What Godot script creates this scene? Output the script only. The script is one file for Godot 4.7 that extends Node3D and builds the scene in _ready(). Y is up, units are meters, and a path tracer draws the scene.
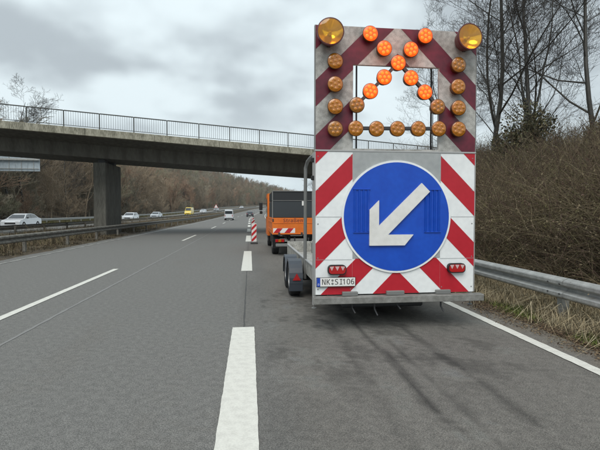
extends Node3D
# A motorway shoulder under an overcast sky. X is lateral (right), D is the distance ahead (-Z), Y is up.

const CX := 1.987      # lateral centre of the warning trailer's board
const BD := 5.72       # distance of the board's rear face
var rng := RandomNumberGenerator.new()
var names := {}
var M := {}
var nz := FastNoiseLite.new()
var nz2 := FastNoiseLite.new()

# ---------------------------------------------------------------- mesh builder
class MB:
	var v := PackedVector3Array()
	var n := PackedVector3Array()
	var c := PackedColorArray()
	var uv := PackedVector2Array()
	var ix := PackedInt32Array()
	var col := Color(1, 1, 1)
	func tri(a: Vector3, b: Vector3, d: Vector3, na: Vector3, nb: Vector3, nd: Vector3) -> void:
		var k := v.size()
		var g := (b - a).cross(d - a)
		v.append(a); v.append(b); v.append(d)
		n.append(na); n.append(nb); n.append(nd)
		for i in 3: c.append(col)
		uv.append(Vector2(a.x + a.z * .37, a.y + a.z * .61)); uv.append(Vector2(b.x + b.z * .37, b.y + b.z * .61)); uv.append(Vector2(d.x + d.z * .37, d.y + d.z * .61))
		if g.dot(na + nb + nd) > 0.0:
			ix.append(k); ix.append(k + 2); ix.append(k + 1)
		else:
			ix.append(k); ix.append(k + 1); ix.append(k + 2)
	func quad(a: Vector3, b: Vector3, d: Vector3, e: Vector3, nn: Vector3) -> void:
		tri(a, b, d, nn, nn, nn); tri(a, d, e, nn, nn, nn)
	func flat(a: Vector3, b: Vector3, d: Vector3, e: Vector3, inside: Vector3) -> void:
		var g := (b - a).cross(d - a) + (d - a).cross(e - a)
		if g.length() < 1e-12: return
		g = g.normalized()
		if g.dot((a + b + d + e) * .25 - inside) < 0.0: g = -g
		quad(a, b, d, e, g)
	# a box with chamfered edges, under a transform
	func box(size: Vector3, at: Vector3, basis := Basis(), bev := 0.0) -> void:
		var h := size * .5
		var b := minf(bev, minf(h.x, minf(h.y, h.z)) * .6)
		if b <= 0.0:
			for ax in 3:
				for s in [-1.0, 1.0]:
					var nn := Vector3.ZERO; nn[ax] = s
					var u := Vector3.ZERO; u[(ax + 1) % 3] = h[(ax + 1) % 3]
					var w := Vector3.ZERO; w[(ax + 2) % 3] = h[(ax + 2) % 3]
					var p := nn * h[ax]
					quad(at + basis * (p - u - w), at + basis * (p + u - w), at + basis * (p + u + w), at + basis * (p - u + w), (basis * nn).normalized())
			return
		var faces := []
		for ax in 3:
			for s in [-1.0, 1.0]:
				var nn := Vector3.ZERO; nn[ax] = s
				var a1 := (ax + 1) % 3; var a2 := (ax + 2) % 3
				var u := Vector3.ZERO; u[a1] = h[a1] - b
				var w := Vector3.ZERO; w[a2] = h[a2] - b
				var p := nn * h[ax]
				quad(at + basis * (p - u - w), at + basis * (p + u - w), at + basis * (p + u + w), at + basis * (p - u + w), (basis * nn).normalized())
		for ax in 3:
			var a1 := (ax + 1) % 3; var a2 := (ax + 2) % 3
			for s1 in [-1.0, 1.0]:
				for s2 in [-1.0, 1.0]:
					var e := Vector3.ZERO; e[ax] = h[ax] - b
					var p1 := Vector3.ZERO; p1[a1] = s1 * h[a1]; p1[a2] = s2 * (h[a2] - b)
					var p2 := Vector3.ZERO; p2[a1] = s1 * (h[a1] - b); p2[a2] = s2 * h[a2]
					var nn := Vector3.ZERO; nn[a1] = s1; nn[a2] = s2
					quad(at + basis * (p1 - e), at + basis * (p1 + e), at + basis * (p2 + e), at + basis * (p2 - e), (basis * nn).normalized())
		for sx in [-1.0, 1.0]:
			for sy in [-1.0, 1.0]:
				for sz in [-1.0, 1.0]:
					var q := Vector3(sx, sy, sz)
					var nn := (basis * q).normalized()
					tri(at + basis * (q * Vector3(h.x, h.y - b, h.z - b)), at + basis * (q * Vector3(h.x - b, h.y, h.z - b)), at + basis * (q * Vector3(h.x - b, h.y - b, h.z)), nn, nn, nn)
	# a tube along points, smooth round its axis
	func tube(pts: Array, rad: Array, sides: int, caps := true) -> void:
		var base := v.size()
		var m := pts.size()
		var ref := Vector3.UP
		var prev := Vector3.ZERO
		for i in m:
			var p: Vector3 = pts[i]
			var t: Vector3
			if i == 0: t = pts[1] - p
			elif i == m - 1: t = p - pts[i - 1]
			else: t = pts[i + 1] - pts[i - 1]
			t = t.normalized()
			if i == 0:
				ref = Vector3.UP if absf(t.y) < .9 else Vector3.RIGHT
				prev = t.cross(ref).normalized()
			else:
				prev = (prev - t * prev.dot(t)).normalized()
			var o := t.cross(prev)
			var r: float = rad[i] if i < rad.size() else rad[rad.size() - 1]
			for k in sides:
				var a := TAU * k / sides
				var nn := prev * cos(a) + o * sin(a)
				v.append(p + nn * r); n.append(nn); c.append(col); uv.append(Vector2(float(k) / sides, p.y))
		for i in m - 1:
			for k in sides:
				var a := base + i * sides + k
				var b := base + i * sides + (k + 1) % sides
				ix.append(a); ix.append(a + sides); ix.append(b)
				ix.append(b); ix.append(a + sides); ix.append(b + sides)
		if caps and sides > 3:
			for e in [0, m - 1]:
				var t: Vector3 = (pts[1] - pts[0]) if e == 0 else (pts[m - 1] - pts[m - 2])
				t = t.normalized() * (-1.0 if e == 0 else 1.0)
				for k in range(1, sides - 1):
					tri(v[base + e * sides], v[base + e * sides + k], v[base + e * sides + k + 1], t, t, t)
	# a surface of revolution about `axis` at `at`: profile of (radius, height along the axis)
	func lathe(prof: Array, at: Vector3, axis: Vector3, sides: int, smooth := false) -> void:
		axis = axis.normalized()
		var u := axis.cross(Vector3.UP if absf(axis.y) < .9 else Vector3.RIGHT).normalized()
		var w := axis.cross(u)
		for i in prof.size() - 1:
			var p: Vector2 = prof[i]; var q: Vector2 = prof[i + 1]
			var d := (q - p).normalized()
			var pn := Vector2(d.y, -d.x)
			var pa := pn; var pb := pn
			if smooth:
				if i > 0:
					var e: Vector2 = (p - prof[i - 1]).normalized()
					pa = (pn + Vector2(e.y, -e.x)).normalized()
				if i < prof.size() - 2:
					var e2: Vector2 = (prof[i + 2] - q).normalized()
					pb = (pn + Vector2(e2.y, -e2.x)).normalized()
			for k in sides:
				var a0 := TAU * k / sides; var a1 := TAU * (k + 1) / sides
				var r0 := u * cos(a0) + w * sin(a0); var r1 := u * cos(a1) + w * sin(a1)
				var A := at + r0 * p.x + axis * p.y; var B := at + r1 * p.x + axis * p.y
				var Q := at + r1 * q.x + axis * q.y; var E := at + r0 * q.x + axis * q.y
				var nA := r0 * pa.x + axis * pa.y; var nB := r1 * pa.x + axis * pa.y
				var nQ := r1 * pb.x + axis * pb.y; var nE := r0 * pb.x + axis * pb.y
				if p.x > 1e-6: tri(A, B, Q, nA, nB, nQ)
				if q.x > 1e-6: tri(A, Q, E, nA, nQ, nE)
	# a flat polygon in the plane (o, u, w), thick along t (front at +t)
	func slab(poly: PackedVector2Array, o: Vector3, u: Vector3, w: Vector3, t: Vector3) -> void:
		var idx := Geometry2D.triangulate_polygon(poly)
		var tn := t.normalized()
		for i in range(0, idx.size(), 3):
			var a := poly[idx[i]]; var b := poly[idx[i + 1]]; var d := poly[idx[i + 2]]
			tri(o + u * a.x + w * a.y + t, o + u * b.x + w * b.y + t, o + u * d.x + w * d.y + t, tn, tn, tn)
			tri(o + u * a.x + w * a.y, o + u * b.x + w * b.y, o + u * d.x + w * d.y, -tn, -tn, -tn)
		var cw := Geometry2D.is_polygon_clockwise(poly)
		for i in poly.size():
			var a := poly[i]; var b := poly[(i + 1) % poly.size()]
			var e := b - a
			if e.length() < 1e-6: continue
			var on := Vector2(e.y, -e.x).normalized() * (-1.0 if cw else 1.0)
			var nn := (u * on.x + w * on.y).normalized()
			var A := o + u * a.x + w * a.y; var B := o + u * b.x + w * b.y
			quad(A, B, B + t, A + t, nn)
	func mesh() -> ArrayMesh:
		var m := ArrayMesh.new()
		if v.size() == 0: return m
		var a := []
		a.resize(Mesh.ARRAY_MAX)
		a[Mesh.ARRAY_VERTEX] = v; a[Mesh.ARRAY_NORMAL] = n; a[Mesh.ARRAY_COLOR] = c; a[Mesh.ARRAY_TEX_UV] = uv; a[Mesh.ARRAY_INDEX] = ix
		m.add_surface_from_arrays(Mesh.PRIMITIVE_TRIANGLES, a)
		return m

# ---------------------------------------------------------------- scene helpers
func numbered(called: String) -> String:
	var k: int = names.get(called, 0)
	names[called] = k + 1
	return called if k == 0 else "%s_%03d" % [called, k]

func part(called: String, b, m: Material, parent: Node) -> MeshInstance3D:
	var o := MeshInstance3D.new()
	o.name = called if parent != self else numbered(called)
	o.mesh = b if b is Mesh else b.mesh()
	o.material_override = m
	parent.add_child(o, true)
	return o

func tag(o: Node, label: String, category: String, group := "") -> void:
	o.set_meta("label", label); o.set_meta("category", category)
	if group != "": o.set_meta("group", group)

func thing(called: String, label: String, category: String, at := Vector3.ZERO, turn := 0.0, group := "") -> Node3D:
	var o := Node3D.new()
	o.name = numbered(called)
	add_child(o)
	o.position = at; o.rotation.y = turn
	tag(o, label, category, group)
	return o

func structure(called: String, label: String, category: String, b, m: Material) -> MeshInstance3D:
	var o := part(called, b, m, self)
	tag(o, label, category)
	o.set_meta("kind", "structure")
	return o

func lin(r: float, g: float, b: float) -> Color:
	return Color(r, g, b).linear_to_srgb()

func mat(col: Color, rough := .7, metal := 0.0) -> StandardMaterial3D:
	var m := StandardMaterial3D.new()
	m.albedo_color = col.linear_to_srgb()
	m.roughness = rough; m.metallic = metal
	return m

func vmat(rough := .9) -> StandardMaterial3D:
	var m := StandardMaterial3D.new()
	m.vertex_color_use_as_albedo = true
	m.roughness = rough
	return m

# a tiling texture: mean colours a..b mixed by layered noise, written from bytes
func noise_tex(size: int, layers: Array, a: Color, b: Color, sd: int, bias := 0.0, gain := 1.0) -> Array:
	var acc := PackedFloat32Array(); acc.resize(size * size)
	for L in layers:
		var f := FastNoiseLite.new()
		f.seed = sd + int(L[0] * 1000.0); f.noise_type = L[2] if L.size() > 2 else FastNoiseLite.TYPE_SIMPLEX_SMOOTH
		f.frequency = L[0]; f.fractal_type = FastNoiseLite.FRACTAL_NONE
		var im := f.get_seamless_image(size, size, false, false, .12, true)
		im.convert(Image.FORMAT_L8)
		var by := im.get_data()
		var wgt: float = L[1]
		for i in size * size: acc[i] += (by[i] / 255.0 - .5) * wgt
	var out := PackedByteArray(); out.resize(size * size * 3)
	var h := PackedByteArray(); h.resize(size * size)
	var a2 := a.linear_to_srgb(); var b2 := b.linear_to_srgb()
	for i in size * size:
		var t := clampf(.5 + bias + acc[i] * gain, 0.0, 1.0)
		out[i * 3] = int(255.0 * lerpf(a2.r, b2.r, t)); out[i * 3 + 1] = int(255.0 * lerpf(a2.g, b2.g, t)); out[i * 3 + 2] = int(255.0 * lerpf(a2.b, b2.b, t))
		h[i] = int(255.0 * t)
	var img := Image.create_from_data(size, size, false, Image.FORMAT_RGB8, out)
	var hi := Image.create_from_data(size, size, false, Image.FORMAT_L8, h)
	return [ImageTexture.create_from_image(img), hi]

func normal_of(hi: Image, s: float) -> ImageTexture:
	var c: Image = hi.duplicate()
	c.convert(Image.FORMAT_RGBA8)
	c.bump_map_to_normal_map(s)
	return ImageTexture.create_from_image(c)

func curve(D: float) -> float:
	return 4.0e-4 * pow(maxf(0.0, D - 80.0), 2.0)
func rise(D: float) -> float:
	return 1.0e-4 * pow(clampf(D - 60.0, 0.0, 140.0), 2.0) + .028 * maxf(0.0, D - 200.0)
func rp(s: float, y: float, D: float) -> Vector3:
	return Vector3(s + curve(D), y + rise(D), -D)
func heading(D: float) -> float:
	return -atan(8.0e-4 * maxf(0.0, D - 80.0))

func ss(a: float, b: float, x: float) -> float:
	var t := clampf((x - a) / (b - a), 0.0, 1.0)
	return t * t * (3.0 - 2.0 * t)

# terrain height beside the carriageways, in road coordinates
func land(s: float, D: float) -> float:
	var h := -.03
	if s > 4.4:
		var top := lerpf(1.75, 3.9, ss(9.0, 30.0, D)) * (1.0 - .62 * ss(42.0, 58.0, D))
		h += ss(4.5, 9.6, s) * top + maxf(0.0, s - 9.6) * .06
		h += nz.get_noise_2d(s * 3.0, D * 3.0) * .18 * ss(4.8, 6.5, s)
	elif s < -8.4 and s > -15.6:
		h += nz.get_noise_2d(s * 3.0, D * 3.0) * .12 + .06
	elif s < -26.6:
		var up := -26.6 - s
		var top := lerpf(9.0, 21.0, ss(60.0, 400.0, D)) - 11.0 * ss(480.0, 690.0, D)
		h += minf(up, 2.5) * .1
		h += top * ss(1.5, 42.0 + D * .05, up) + nz.get_noise_2d(s * .5, D * .5) * 2.0 * ss(4.0, 20.0, up)
	return h

func _ready() -> void:
	rng.seed = 7
	nz.seed = 11; nz.frequency = .12
	nz2.seed = 23; nz2.frequency = .6
	camera_and_light()
	materials()
	print("materials"); terrain()
	print("terrain"); bridge()
	guardrails()
	print("rails"); warning_trailer()
	truck()
	beacons()
	traffic()
	signs()
	print("objects"); vegetation()
	print("done")

# ---------------------------------------------------------------- camera, sky, sun, exposure
func camera_and_light() -> void:
	var cam := Camera3D.new()
	cam.name = "camera"
	add_child(cam)
	cam.position = Vector3(0, 1.6, 0)
	cam.rotation = Vector3(-atan(13.0 / 433.0), -atan(50.0 / 433.0), 0)
	cam.fov = rad_to_deg(2.0 * atan(225.0 / 433.0))
	cam.near = .05; cam.far = 6000.0
	cam.current = true
	var env := Environment.new()
	env.background_mode = Environment.BG_SKY
	env.tonemap_mode = Environment.TONE_MAPPER_LINEAR
	env.tonemap_exposure = 1.4
	env.fog_enabled = true; env.fog_density = .0002; env.fog_light_color = Color(.80, .85, .88)
	env.sdfgi_enabled = true; env.ssao_enabled = true; env.ssil_enabled = true
	var W := 1024; var H := 512
	var img := Image.create(W, H, false, Image.FORMAT_RGBF)
	var n1 := FastNoiseLite.new(); n1.seed = 5; n1.frequency = 1.15; n1.fractal_octaves = 6; n1.fractal_gain = .55
	var n2 := FastNoiseLite.new(); n2.seed = 9; n2.frequency = .42; n2.fractal_octaves = 3
	var pale := Vector3(.555, .63, .66)
	var grey := Vector3(.30, .34, .37)
	for y in H:
		var el := (.5 - (y + .5) / H) * PI
		for x in W:
			if el <= 0.0:
				img.set_pixel(x, y, Color(.3, .3, .28)); continue
			var az := (x + .5) / W * TAU
			var d := Vector3(sin(az) * cos(el), sin(el), cos(az) * cos(el))
			var q := Vector3(d.x, 0, d.z) / (d.y + .16) * .9
			var a := n1.get_noise_3d(q.x, q.y, q.z * 1.0)
			var b := n2.get_noise_3d(q.x + 7.0, 1.0, q.z - 3.0)
			var t := clampf(.40 + a * 1.35 + b * .9, 0.0, 1.0)
			t = t * t * (3.0 - 2.0 * t)
			t *= ss(0.0, .3, el) * .85 + .15
			var cc := pale.lerp(grey, t * .9)
			cc *= 1.0 + .25 * sin(el)     # an overcast sky is brighter overhead
			img.set_pixel(x, y, Color(cc.x, cc.y, cc.z))
	var pm := PanoramaSkyMaterial.new()
	pm.panorama = ImageTexture.create_from_image(img)
	var sky := Sky.new(); sky.sky_material = pm
	env.sky = sky
	var we := WorldEnvironment.new(); we.name = "environment"; we.environment = env
	add_child(we)
	var sun := DirectionalLight3D.new()
	sun.name = "sun"
	sun.light_energy = .5; sun.light_angular_distance = 40.0
	sun.light_color = Color(1.0, .98, .95)
	sun.shadow_enabled = true
	sun.rotation = Vector3(deg_to_rad(-52), deg_to_rad(-22), 0)
	add_child(sun)

# ---------------------------------------------------------------- materials
func materials() -> void:
	var asp := noise_tex(1024, [[.13, .5], [.33, .8], [.05, .25], [.012, .12]], Color(.045, .045, .043), Color(.335, .33, .31), 3, -.02, 1.3)
	var m := StandardMaterial3D.new()
	m.albedo_texture = asp[0]; m.vertex_color_use_as_albedo = true; m.roughness = .88
	m.normal_enabled = true; m.normal_texture = normal_of(asp[1], 3.0); m.normal_scale = .4
	M.asphalt = m
	var pt := noise_tex(512, [[.012, .16], [.05, .14], [.45, .8]], Color(.26, .25, .23), Color(.74, .74, .68), 31, .30, 1.2)
	m = StandardMaterial3D.new()
	m.albedo_texture = pt[0]; m.roughness = .75; m.uv1_triplanar = true; m.uv1_world_triplanar = true; m.uv1_scale = Vector3(1.7, 1.7, 1.7)
	m.normal_enabled = true; m.normal_texture = normal_of(pt[1], 3.0); m.normal_scale = .12
	M.paint_line = m
	M.tar = mat(Color(.06, .06, .058), .7)
	M.old_line = mat(Color(.20, .20, .195), .85)
	M.dull_line = film(Color(.16, .16, .15), Color(.5, .5, .47), 33, .0, 1.6)
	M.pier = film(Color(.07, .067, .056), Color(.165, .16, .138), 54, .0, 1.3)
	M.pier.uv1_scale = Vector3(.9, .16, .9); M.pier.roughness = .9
	var gr := noise_tex(512, [[.02, .5], [.08, .5], [.3, .6]], Color(.035, .027, .018), Color(.15, .115, .075), 41, 0.0, 1.2)
	m = StandardMaterial3D.new()
	m.albedo_texture = gr[0]; m.roughness = 1.0; m.uv1_triplanar = true; m.uv1_world_triplanar = true; m.uv1_scale = Vector3(.45, .45, .45)
	m.vertex_color_use_as_albedo = true
	M.earth = m
	var co := noise_tex(512, [[.006, .7], [.03, .5], [.15, .35], [.4, .3]], Color(.13, .125, .105), Color(.34, .33, .285), 51, .05, 1.3)
	m = StandardMaterial3D.new()
	m.albedo_texture = co[0]; m.roughness = .92; m.uv1_triplanar = true; m.uv1_world_triplanar = true; m.uv1_scale = Vector3(.3, .3, .3)
	m.normal_enabled = true; m.normal_texture = normal_of(co[1], 2.0); m.normal_scale = .4
	M.concrete = m
	var ed := noise_tex(512, [[.008, .6], [.05, .55], [.2, .45], [.45, .3]], Color(.12, .115, .085), Color(.40, .385, .31), 57, .1, 1.5)
	m = StandardMaterial3D.new()
	m.albedo_texture = ed[0]; m.roughness = .95; m.uv1_triplanar = true; m.uv1_world_triplanar = true; m.uv1_scale = Vector3(.6, .14, .6)
	M.edge_concrete = m
	var ga := noise_tex(512, [[.012, .6], [.06, .4], [.3, .25]], Color(.26, .27, .26), Color(.50, .51, .50), 61, .05, 1.1)
	m = StandardMaterial3D.new()
	m.albedo_texture = ga[0]; m.roughness = .5; m.metallic = .35; m.uv1_triplanar = true; m.uv1_world_triplanar = true; m.uv1_scale = Vector3(.9, .9, .9)
	M.galv = m
	var ga2 := noise_tex(512, [[.012, .7], [.06, .5], [.3, .35]], Color(.075, .07, .06), Color(.25, .24, .21), 63, 0.0, 1.2)
	m = StandardMaterial3D.new()
	m.albedo_texture = ga2[0]; m.roughness = .75; m.metallic = .1; m.uv1_triplanar = true; m.uv1_world_triplanar = true; m.uv1_scale = Vector3(.7, .7, .7)
	M.weathered = m
	M.rail_paint = mat(Color(.06, .065, .06), .6)
	# sheeting of the board: clean below, dirty above
	M.white_film = film(Color(.70, .73, .74), Color(.85, .88, .885), 71, .25)
	M.red_film = film(Color(.42, .008, .02), Color(.50, .014, .03), 72, .0)
	M.old_white = film(Color(.20, .195, .18), Color(.50, .495, .47), 73, .08, 1.4)
	M.old_red = film(Color(.085, .008, .02), Color(.175, .014, .035), 74, .0, 1.2)
	M.blue_film = film(Color(.003, .058, .44), Color(.006, .085, .55), 75, .0)
	M.beam = film(Color(.15, .15, .14), Color(.32, .32, .305), 78, .0, 1.3)
	M.grey_plate = film(Color(.30, .32, .325), Color(.42, .44, .44), 76, .0)
	M.arrow_white = film(Color(.62, .62, .59), Color(.78, .78, .76), 77, .2)
	M.alu = mat(Color(.45, .455, .45), .42, .45)
	M.alu_dark = mat(Color(.22, .225, .22), .5, .3)
	M.steel_dark = mat(Color(.045, .047, .05), .55, .2)
	M.black = mat(Color(.012, .012, .013), .5)
	M.rubber = mat(Color(.018, .018, .019), .85)
	M.rim = mat(Color(.35, .35, .35), .45, .5)
	M.fender = mat(Color(.045, .055, .07), .45)
	var bed := noise_tex(256, [[.02, .6], [.1, .5], [.35, .4]], Color(.22, .215, .195), Color(.50, .495, .46), 81, .05, 1.2)
	m = StandardMaterial3D.new(); m.albedo_texture = bed[0]; m.roughness = .6; m.metallic = .2; m.uv1_triplanar = true; m.uv1_world_triplanar = true; m.uv1_scale = Vector3(.8, .8, .8)
	M.bed = m
	M.amber = glossy(Color(.40, .135, .004), .25)
	M.amber_dot = glossy(Color(.47, .175, .006), .22)
	M.amber_b = glossy(Color(.30, .115, .012), .32)
	M.amber_rim = mat(Color(.10, .035, .006), .35)
	m = mat(Color(.45, .06, .005), .3); m.emission_enabled = true; m.emission = lin(1.0, .115, .004); m.emission_energy_multiplier = .55
	M.amber_lit = m
	m = mat(Color(.5, .08, .008), .3); m.emission_enabled = true; m.emission = lin(1.0, .20, .014); m.emission_energy_multiplier = 1.0
	M.amber_lit_dot = m
	M.reflector = mat(Color(.92, .47, .02), .16, 1.0)
	m = mat(Color(1.0, .55, .05), .03); m.transparency = BaseMaterial3D.TRANSPARENCY_ALPHA; m.albedo_color.a = .22
	M.amber_pane = m
	M.lamp_body = mat(Color(.09, .012, .014), .4)
	M.red_lens = glossy(Color(.42, .01, .012), .2)
	M.pink_lens = glossy(Color(.60, .42, .42), .2)
	M.plate_white = mat(Color(.78, .78, .76), .4)
	M.plate_blue = mat(Color(.01, .06, .42), .4)
	M.ink = mat(Color(.012, .012, .012), .5)
	M.orange = film(Color(.62, .13, .012), Color(.76, .185, .02), 91, .1)
	M.orange_ink = mat(Color(.22, .05, .025), .5)
	M.screen = mat(Color(.035, .042, .048), .55)
	M.screen_top = mat(Color(.018, .02, .023), .6)
	M.glass = glossy(Color(.02, .025, .03), .06)
	M.beacon_white = mat(Color(.76, .76, .74), .45)
	M.beacon_red = mat(Color(.50, .012, .02), .45)
	M.base_grey = mat(Color(.07, .07, .07), .9)
	M.head = glossy(Color(.75, .77, .8), .08)
	M.bark = film(Color(.018, .016, .012), Color(.06, .055, .042), 95, .0, 1.3)
	M.twig = mat(Color(.04, .033, .027), .9)
	M.plant = vmat(.95)
	var lf := vmat(.7); lf.backlight_enabled = true; lf.backlight = Color(.25, .28, .12)
	M.leaf = lf

func film(a: Color, b: Color, sd: int, bias: float, gain := 1.0) -> StandardMaterial3D:
	var t := noise_tex(256, [[.01, .5], [.05, .4], [.25, .3]], a, b, sd, bias, gain)
	var m := StandardMaterial3D.new()
	m.albedo_texture = t[0]; m.roughness = .42
	m.uv1_triplanar = true; m.uv1_world_triplanar = true; m.uv1_scale = Vector3(.9, .9, .9)
	return m

func glossy(c: Color, r: float) -> StandardMaterial3D:
	var m := mat(c, r)
	m.clearcoat_enabled = true; m.clearcoat = .7; m.clearcoat_roughness = .06
	return m

# ---------------------------------------------------------------- ground, roads, markings
func sheet(s0: Array, ds: Array, yf: Callable, cf: Callable, uvs: float) -> MB:
	var b := MB.new()
	var nS := s0.size(); var nD := ds.size()
	b.v.resize(nS * nD); b.n.resize(nS * nD); b.c.resize(nS * nD); b.uv.resize(nS * nD)
	var k := 0
	for D in ds:
		for s in s0:
			b.v[k] = rp(s, yf.call(s, D), D)
			b.c[k] = cf.call(s, D)
			b.uv[k] = Vector2(s, D) * uvs
			k += 1
	for j in nD:
		for i in nS:
			var a: Vector3 = b.v[j * nS + maxi(i - 1, 0)]; var e: Vector3 = b.v[j * nS + mini(i + 1, nS - 1)]
			var f: Vector3 = b.v[maxi(j - 1, 0) * nS + i]; var g: Vector3 = b.v[mini(j + 1, nD - 1) * nS + i]
			b.n[j * nS + i] = (e - a).cross(g - f).normalized()
	for j in nD - 1:
		for i in nS - 1:
			var a := j * nS + i
			b.ix.append(a); b.ix.append(a + nS); b.ix.append(a + 1)
			b.ix.append(a + 1); b.ix.append(a + nS); b.ix.append(a + nS + 1)
	return b

func steps(list: Array) -> Array:
	var out := []
	var x: float = list[0][0]
	for L in list:
		while x < L[1] - 1e-6:
			out.append(x); x += L[2]
		x = L[1]
	out.append(x)
	return out

func road_col(s: float, D: float) -> Color:
	var g := 1.0
	g += nz.get_noise_2d(s * 6.0, D * 1.2) * .10 + nz2.get_noise_2d(s * 3.0, D * .35) * .07 + nz2.get_noise_2d(s * 6.0, D * 6.0) * .05
	if s < -2.98: g *= 1.06
	if s < -.09: g *= 1.05
	else: g *= .88
	g += nz2.get_noise_2d(s * 1.6 + 20.0, D * .5) * .10 + nz2.get_noise_2d(s * 22.0, D * 22.0) * .06
	# the tyre tracks of the lanes are polished a little paler
	for c in [-5.6 - .85, -5.6 + .85, -1.9 - .8, -1.9 + .8]:
		g += .09 * exp(-pow((s - c) / .3, 2.0))
	# oil and water drips on the hard shoulder, behind the trailer
	if s > .2 and s < 3.4 and D < 9.0:
		var e := nz2.get_noise_2d(s * 7.0, D * 1.1 + 40.0) + .5 * nz2.get_noise_2d(s * 14.0, D * 4.0)
		for q in [[1.50, .05, 6.4, 1.0], [1.72, .03, 5.0, .6], [2.12, .06, 6.0, .7], [1.12, .07, 6.4, .35]]:
			var w: float = q[1] * (1.0 + .8 * nz2.get_noise_2d(D * 3.0, q[0] * 9.0))
			var mid: float = q[0] + .06 * nz2.get_noise_2d(D * 1.3, q[0] * 5.0)
			g -= .60 * q[3] * exp(-pow((s - mid) / maxf(w, .02), 2.0)) * ss(-.35, .15, e + .2) * ss(1.6, 3.0, D)
		var pch := nz2.get_noise_2d(s * 2.1 + 9.0, D * 1.6) + .45 * nz2.get_noise_2d(s * 9.0, D * 9.0) + .3 * nz2.get_noise_2d(s * 20.0, D * 20.0)
		g -= .32 * ss(.02, .34, pch) * ss(3.0, 4.6, D) * (1.0 - ss(2.7, 3.3, s))
		g += .16 * ss(.1, .5, nz2.get_noise_2d(s * 1.1 + 3.0, D * 1.3 - 8.0))
	g = clampf(g, .3, 1.4)
	var warm := .012 + ss(.1, .6, s) * .03 + ss(3.4, 3.9, s + .25 * nz2.get_noise_2d(s * 4.0, D * 4.0)) * .12
	return Color(g * (1.0 + warm), g, g * (1.0 - warm))

func marking(road: Node, called: String, s0: float, s1: float, d0: float, d1: float, y: float, m: Material, wob := .006, dstep := .05) -> void:
	var b := MB.new()
	var D := d0
	var rows := []
	while true:
		var w0 := (nz2.get_noise_2d(D * 33.0, s0 * 13.0) + .6 * nz2.get_noise_2d(D * 5.0, s0 * 13.0)) * wob; var w1 := (nz2.get_noise_2d(D * 33.0, s1 * 13.0 + 50.0) + .6 * nz2.get_noise_2d(D * 5.0, s1 * 13.0 + 50.0)) * wob
		rows.append([s0 + w0, s1 + w1, D])
		if D >= d1 - 1e-6: break
		D = minf(D + dstep * (1.0 if D < 30.0 else 20.0), d1)
	for i in rows.size() - 1:
		var p: Array = rows[i]; var q: Array = rows[i + 1]
		b.quad(rp(p[0], y, p[2]), rp(p[1], y, p[2]), rp(q[1], y, q[2]), rp(q[0], y, q[2]), Vector3.UP)
	part(called, b, m, road)

func terrain() -> void:
	# one sheet of land, from the far hillside to the right-hand bank
	var ss_l := steps([[-260.0, -60.0, 10.0], [-60.0, -28.0, 2.0], [-28.0, -15.0, 1.0], [-15.0, -8.0, .5], [-8.0, 4.0, 2.0], [4.0, 12.0, .3], [12.0, 30.0, 2.0], [30.0, 260.0, 15.0]])
	var ds := steps([[-30.0, 0.0, 3.0], [0.0, 30.0, .5], [30.0, 80.0, 2.0], [80.0, 700.0, 10.0]])
	var b := sheet(ss_l, ds, land, func(s, D):
		if s < -8.0 and s > -15.6: return Color(1.3, 1.15, .9) * (1.0 + nz.get_noise_2d(s * 4.0, D * 4.0) * .5)
		if s < -26.0 and s > -31.0: return Color(1.35, 1.5, .8)
		if s > 4.6 and s < 14.0: return Color(1.7, 1.6, 1.35)
		return Color(1.5, 1.4, 1.25) * (1.0 + nz.get_noise_2d(s, D) * .25), .1)
	structure("ground", "brown earth of verges, bank and wooded hillside", "ground", b, M.earth)
	var far := MB.new()
	far.quad(Vector3(-4000, -2.0, 300), Vector3(4000, -2.0, 300), Vector3(4000, -2.0, -5000), Vector3(-4000, -2.0, -5000), Vector3.UP)
	structure("far_ground", "distant flat land beyond the motorway cutting", "ground", far, M.earth)
	# carriageway
	var cols := steps([[-8.25, 0.0, .12], [0.0, 3.5, .055], [3.5, 3.98, .04]])
	var rows := steps([[-3.0, 1.5, .5], [1.5, 9.0, .05], [9.0, 22.0, .14], [22.0, 70.0, .6], [70.0, 690.0, 8.0]])
	var rb := sheet(cols, rows, func(s, D):
		return 0.0 if s < 3.97 else -.02, road_col, 1.0 / 1.1)
	var road := structure("road", "worn grey asphalt carriageway with hard shoulder", "road", rb, M.asphalt)
	marking(road, "joint_seam", -.10, -.08, -3.0, 120.0, .004, M.tar, .012, .2)
	marking(road, "erased_line", -3.01, -2.96, -3.0, 160.0, .004, M.old_line, .02, .15)
	var D := .05
	while D < 300.0:
		marking(road, "broad_dash", -.245, .055, D, D + 5.95, .008, M.paint_line)
		D += 11.72
	D = 6.6 - 18.0
	while D < 300.0:
		marking(road, "lane_dash", -3.80, -3.66, D, D + 6.0, .008, M.paint_line)
		D += 18.0
	marking(road, "edge_line", 3.385, 3.525, -3.0, 500.0, .008, M.paint_line, .008)
	marking(road, "edge_line", -7.70, -7.58, -3.0, 500.0, .008, M.dull_line, .02)
	var ob := sheet(steps([[-26.2, -15.9, 1.7]]), steps([[-10.0, 60.0, 5.0], [60.0, 690.0, 10.0]]), func(_s, _D): return .0, func(_s, _D): return Color(1.15, 1.15, 1.15), .5)
	var opp := structure("opposite_road", "grey asphalt carriageway beyond the median", "road", ob, M.asphalt)
	marking(opp, "edge_line", -16.5, -16.35, -5.0, 500.0, .008, M.paint_line, .01, .5)
	marking(opp, "edge_line", -23.9, -23.75, -5.0, 500.0, .008, M.paint_line, .01, .5)
	D = 2.0
	while D < 250.0:
		marking(opp, "lane_dash", -20.2, -20.05, D, D + 6.0, .008, M.paint_line, .006, .5)
		D += 18.0

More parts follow.
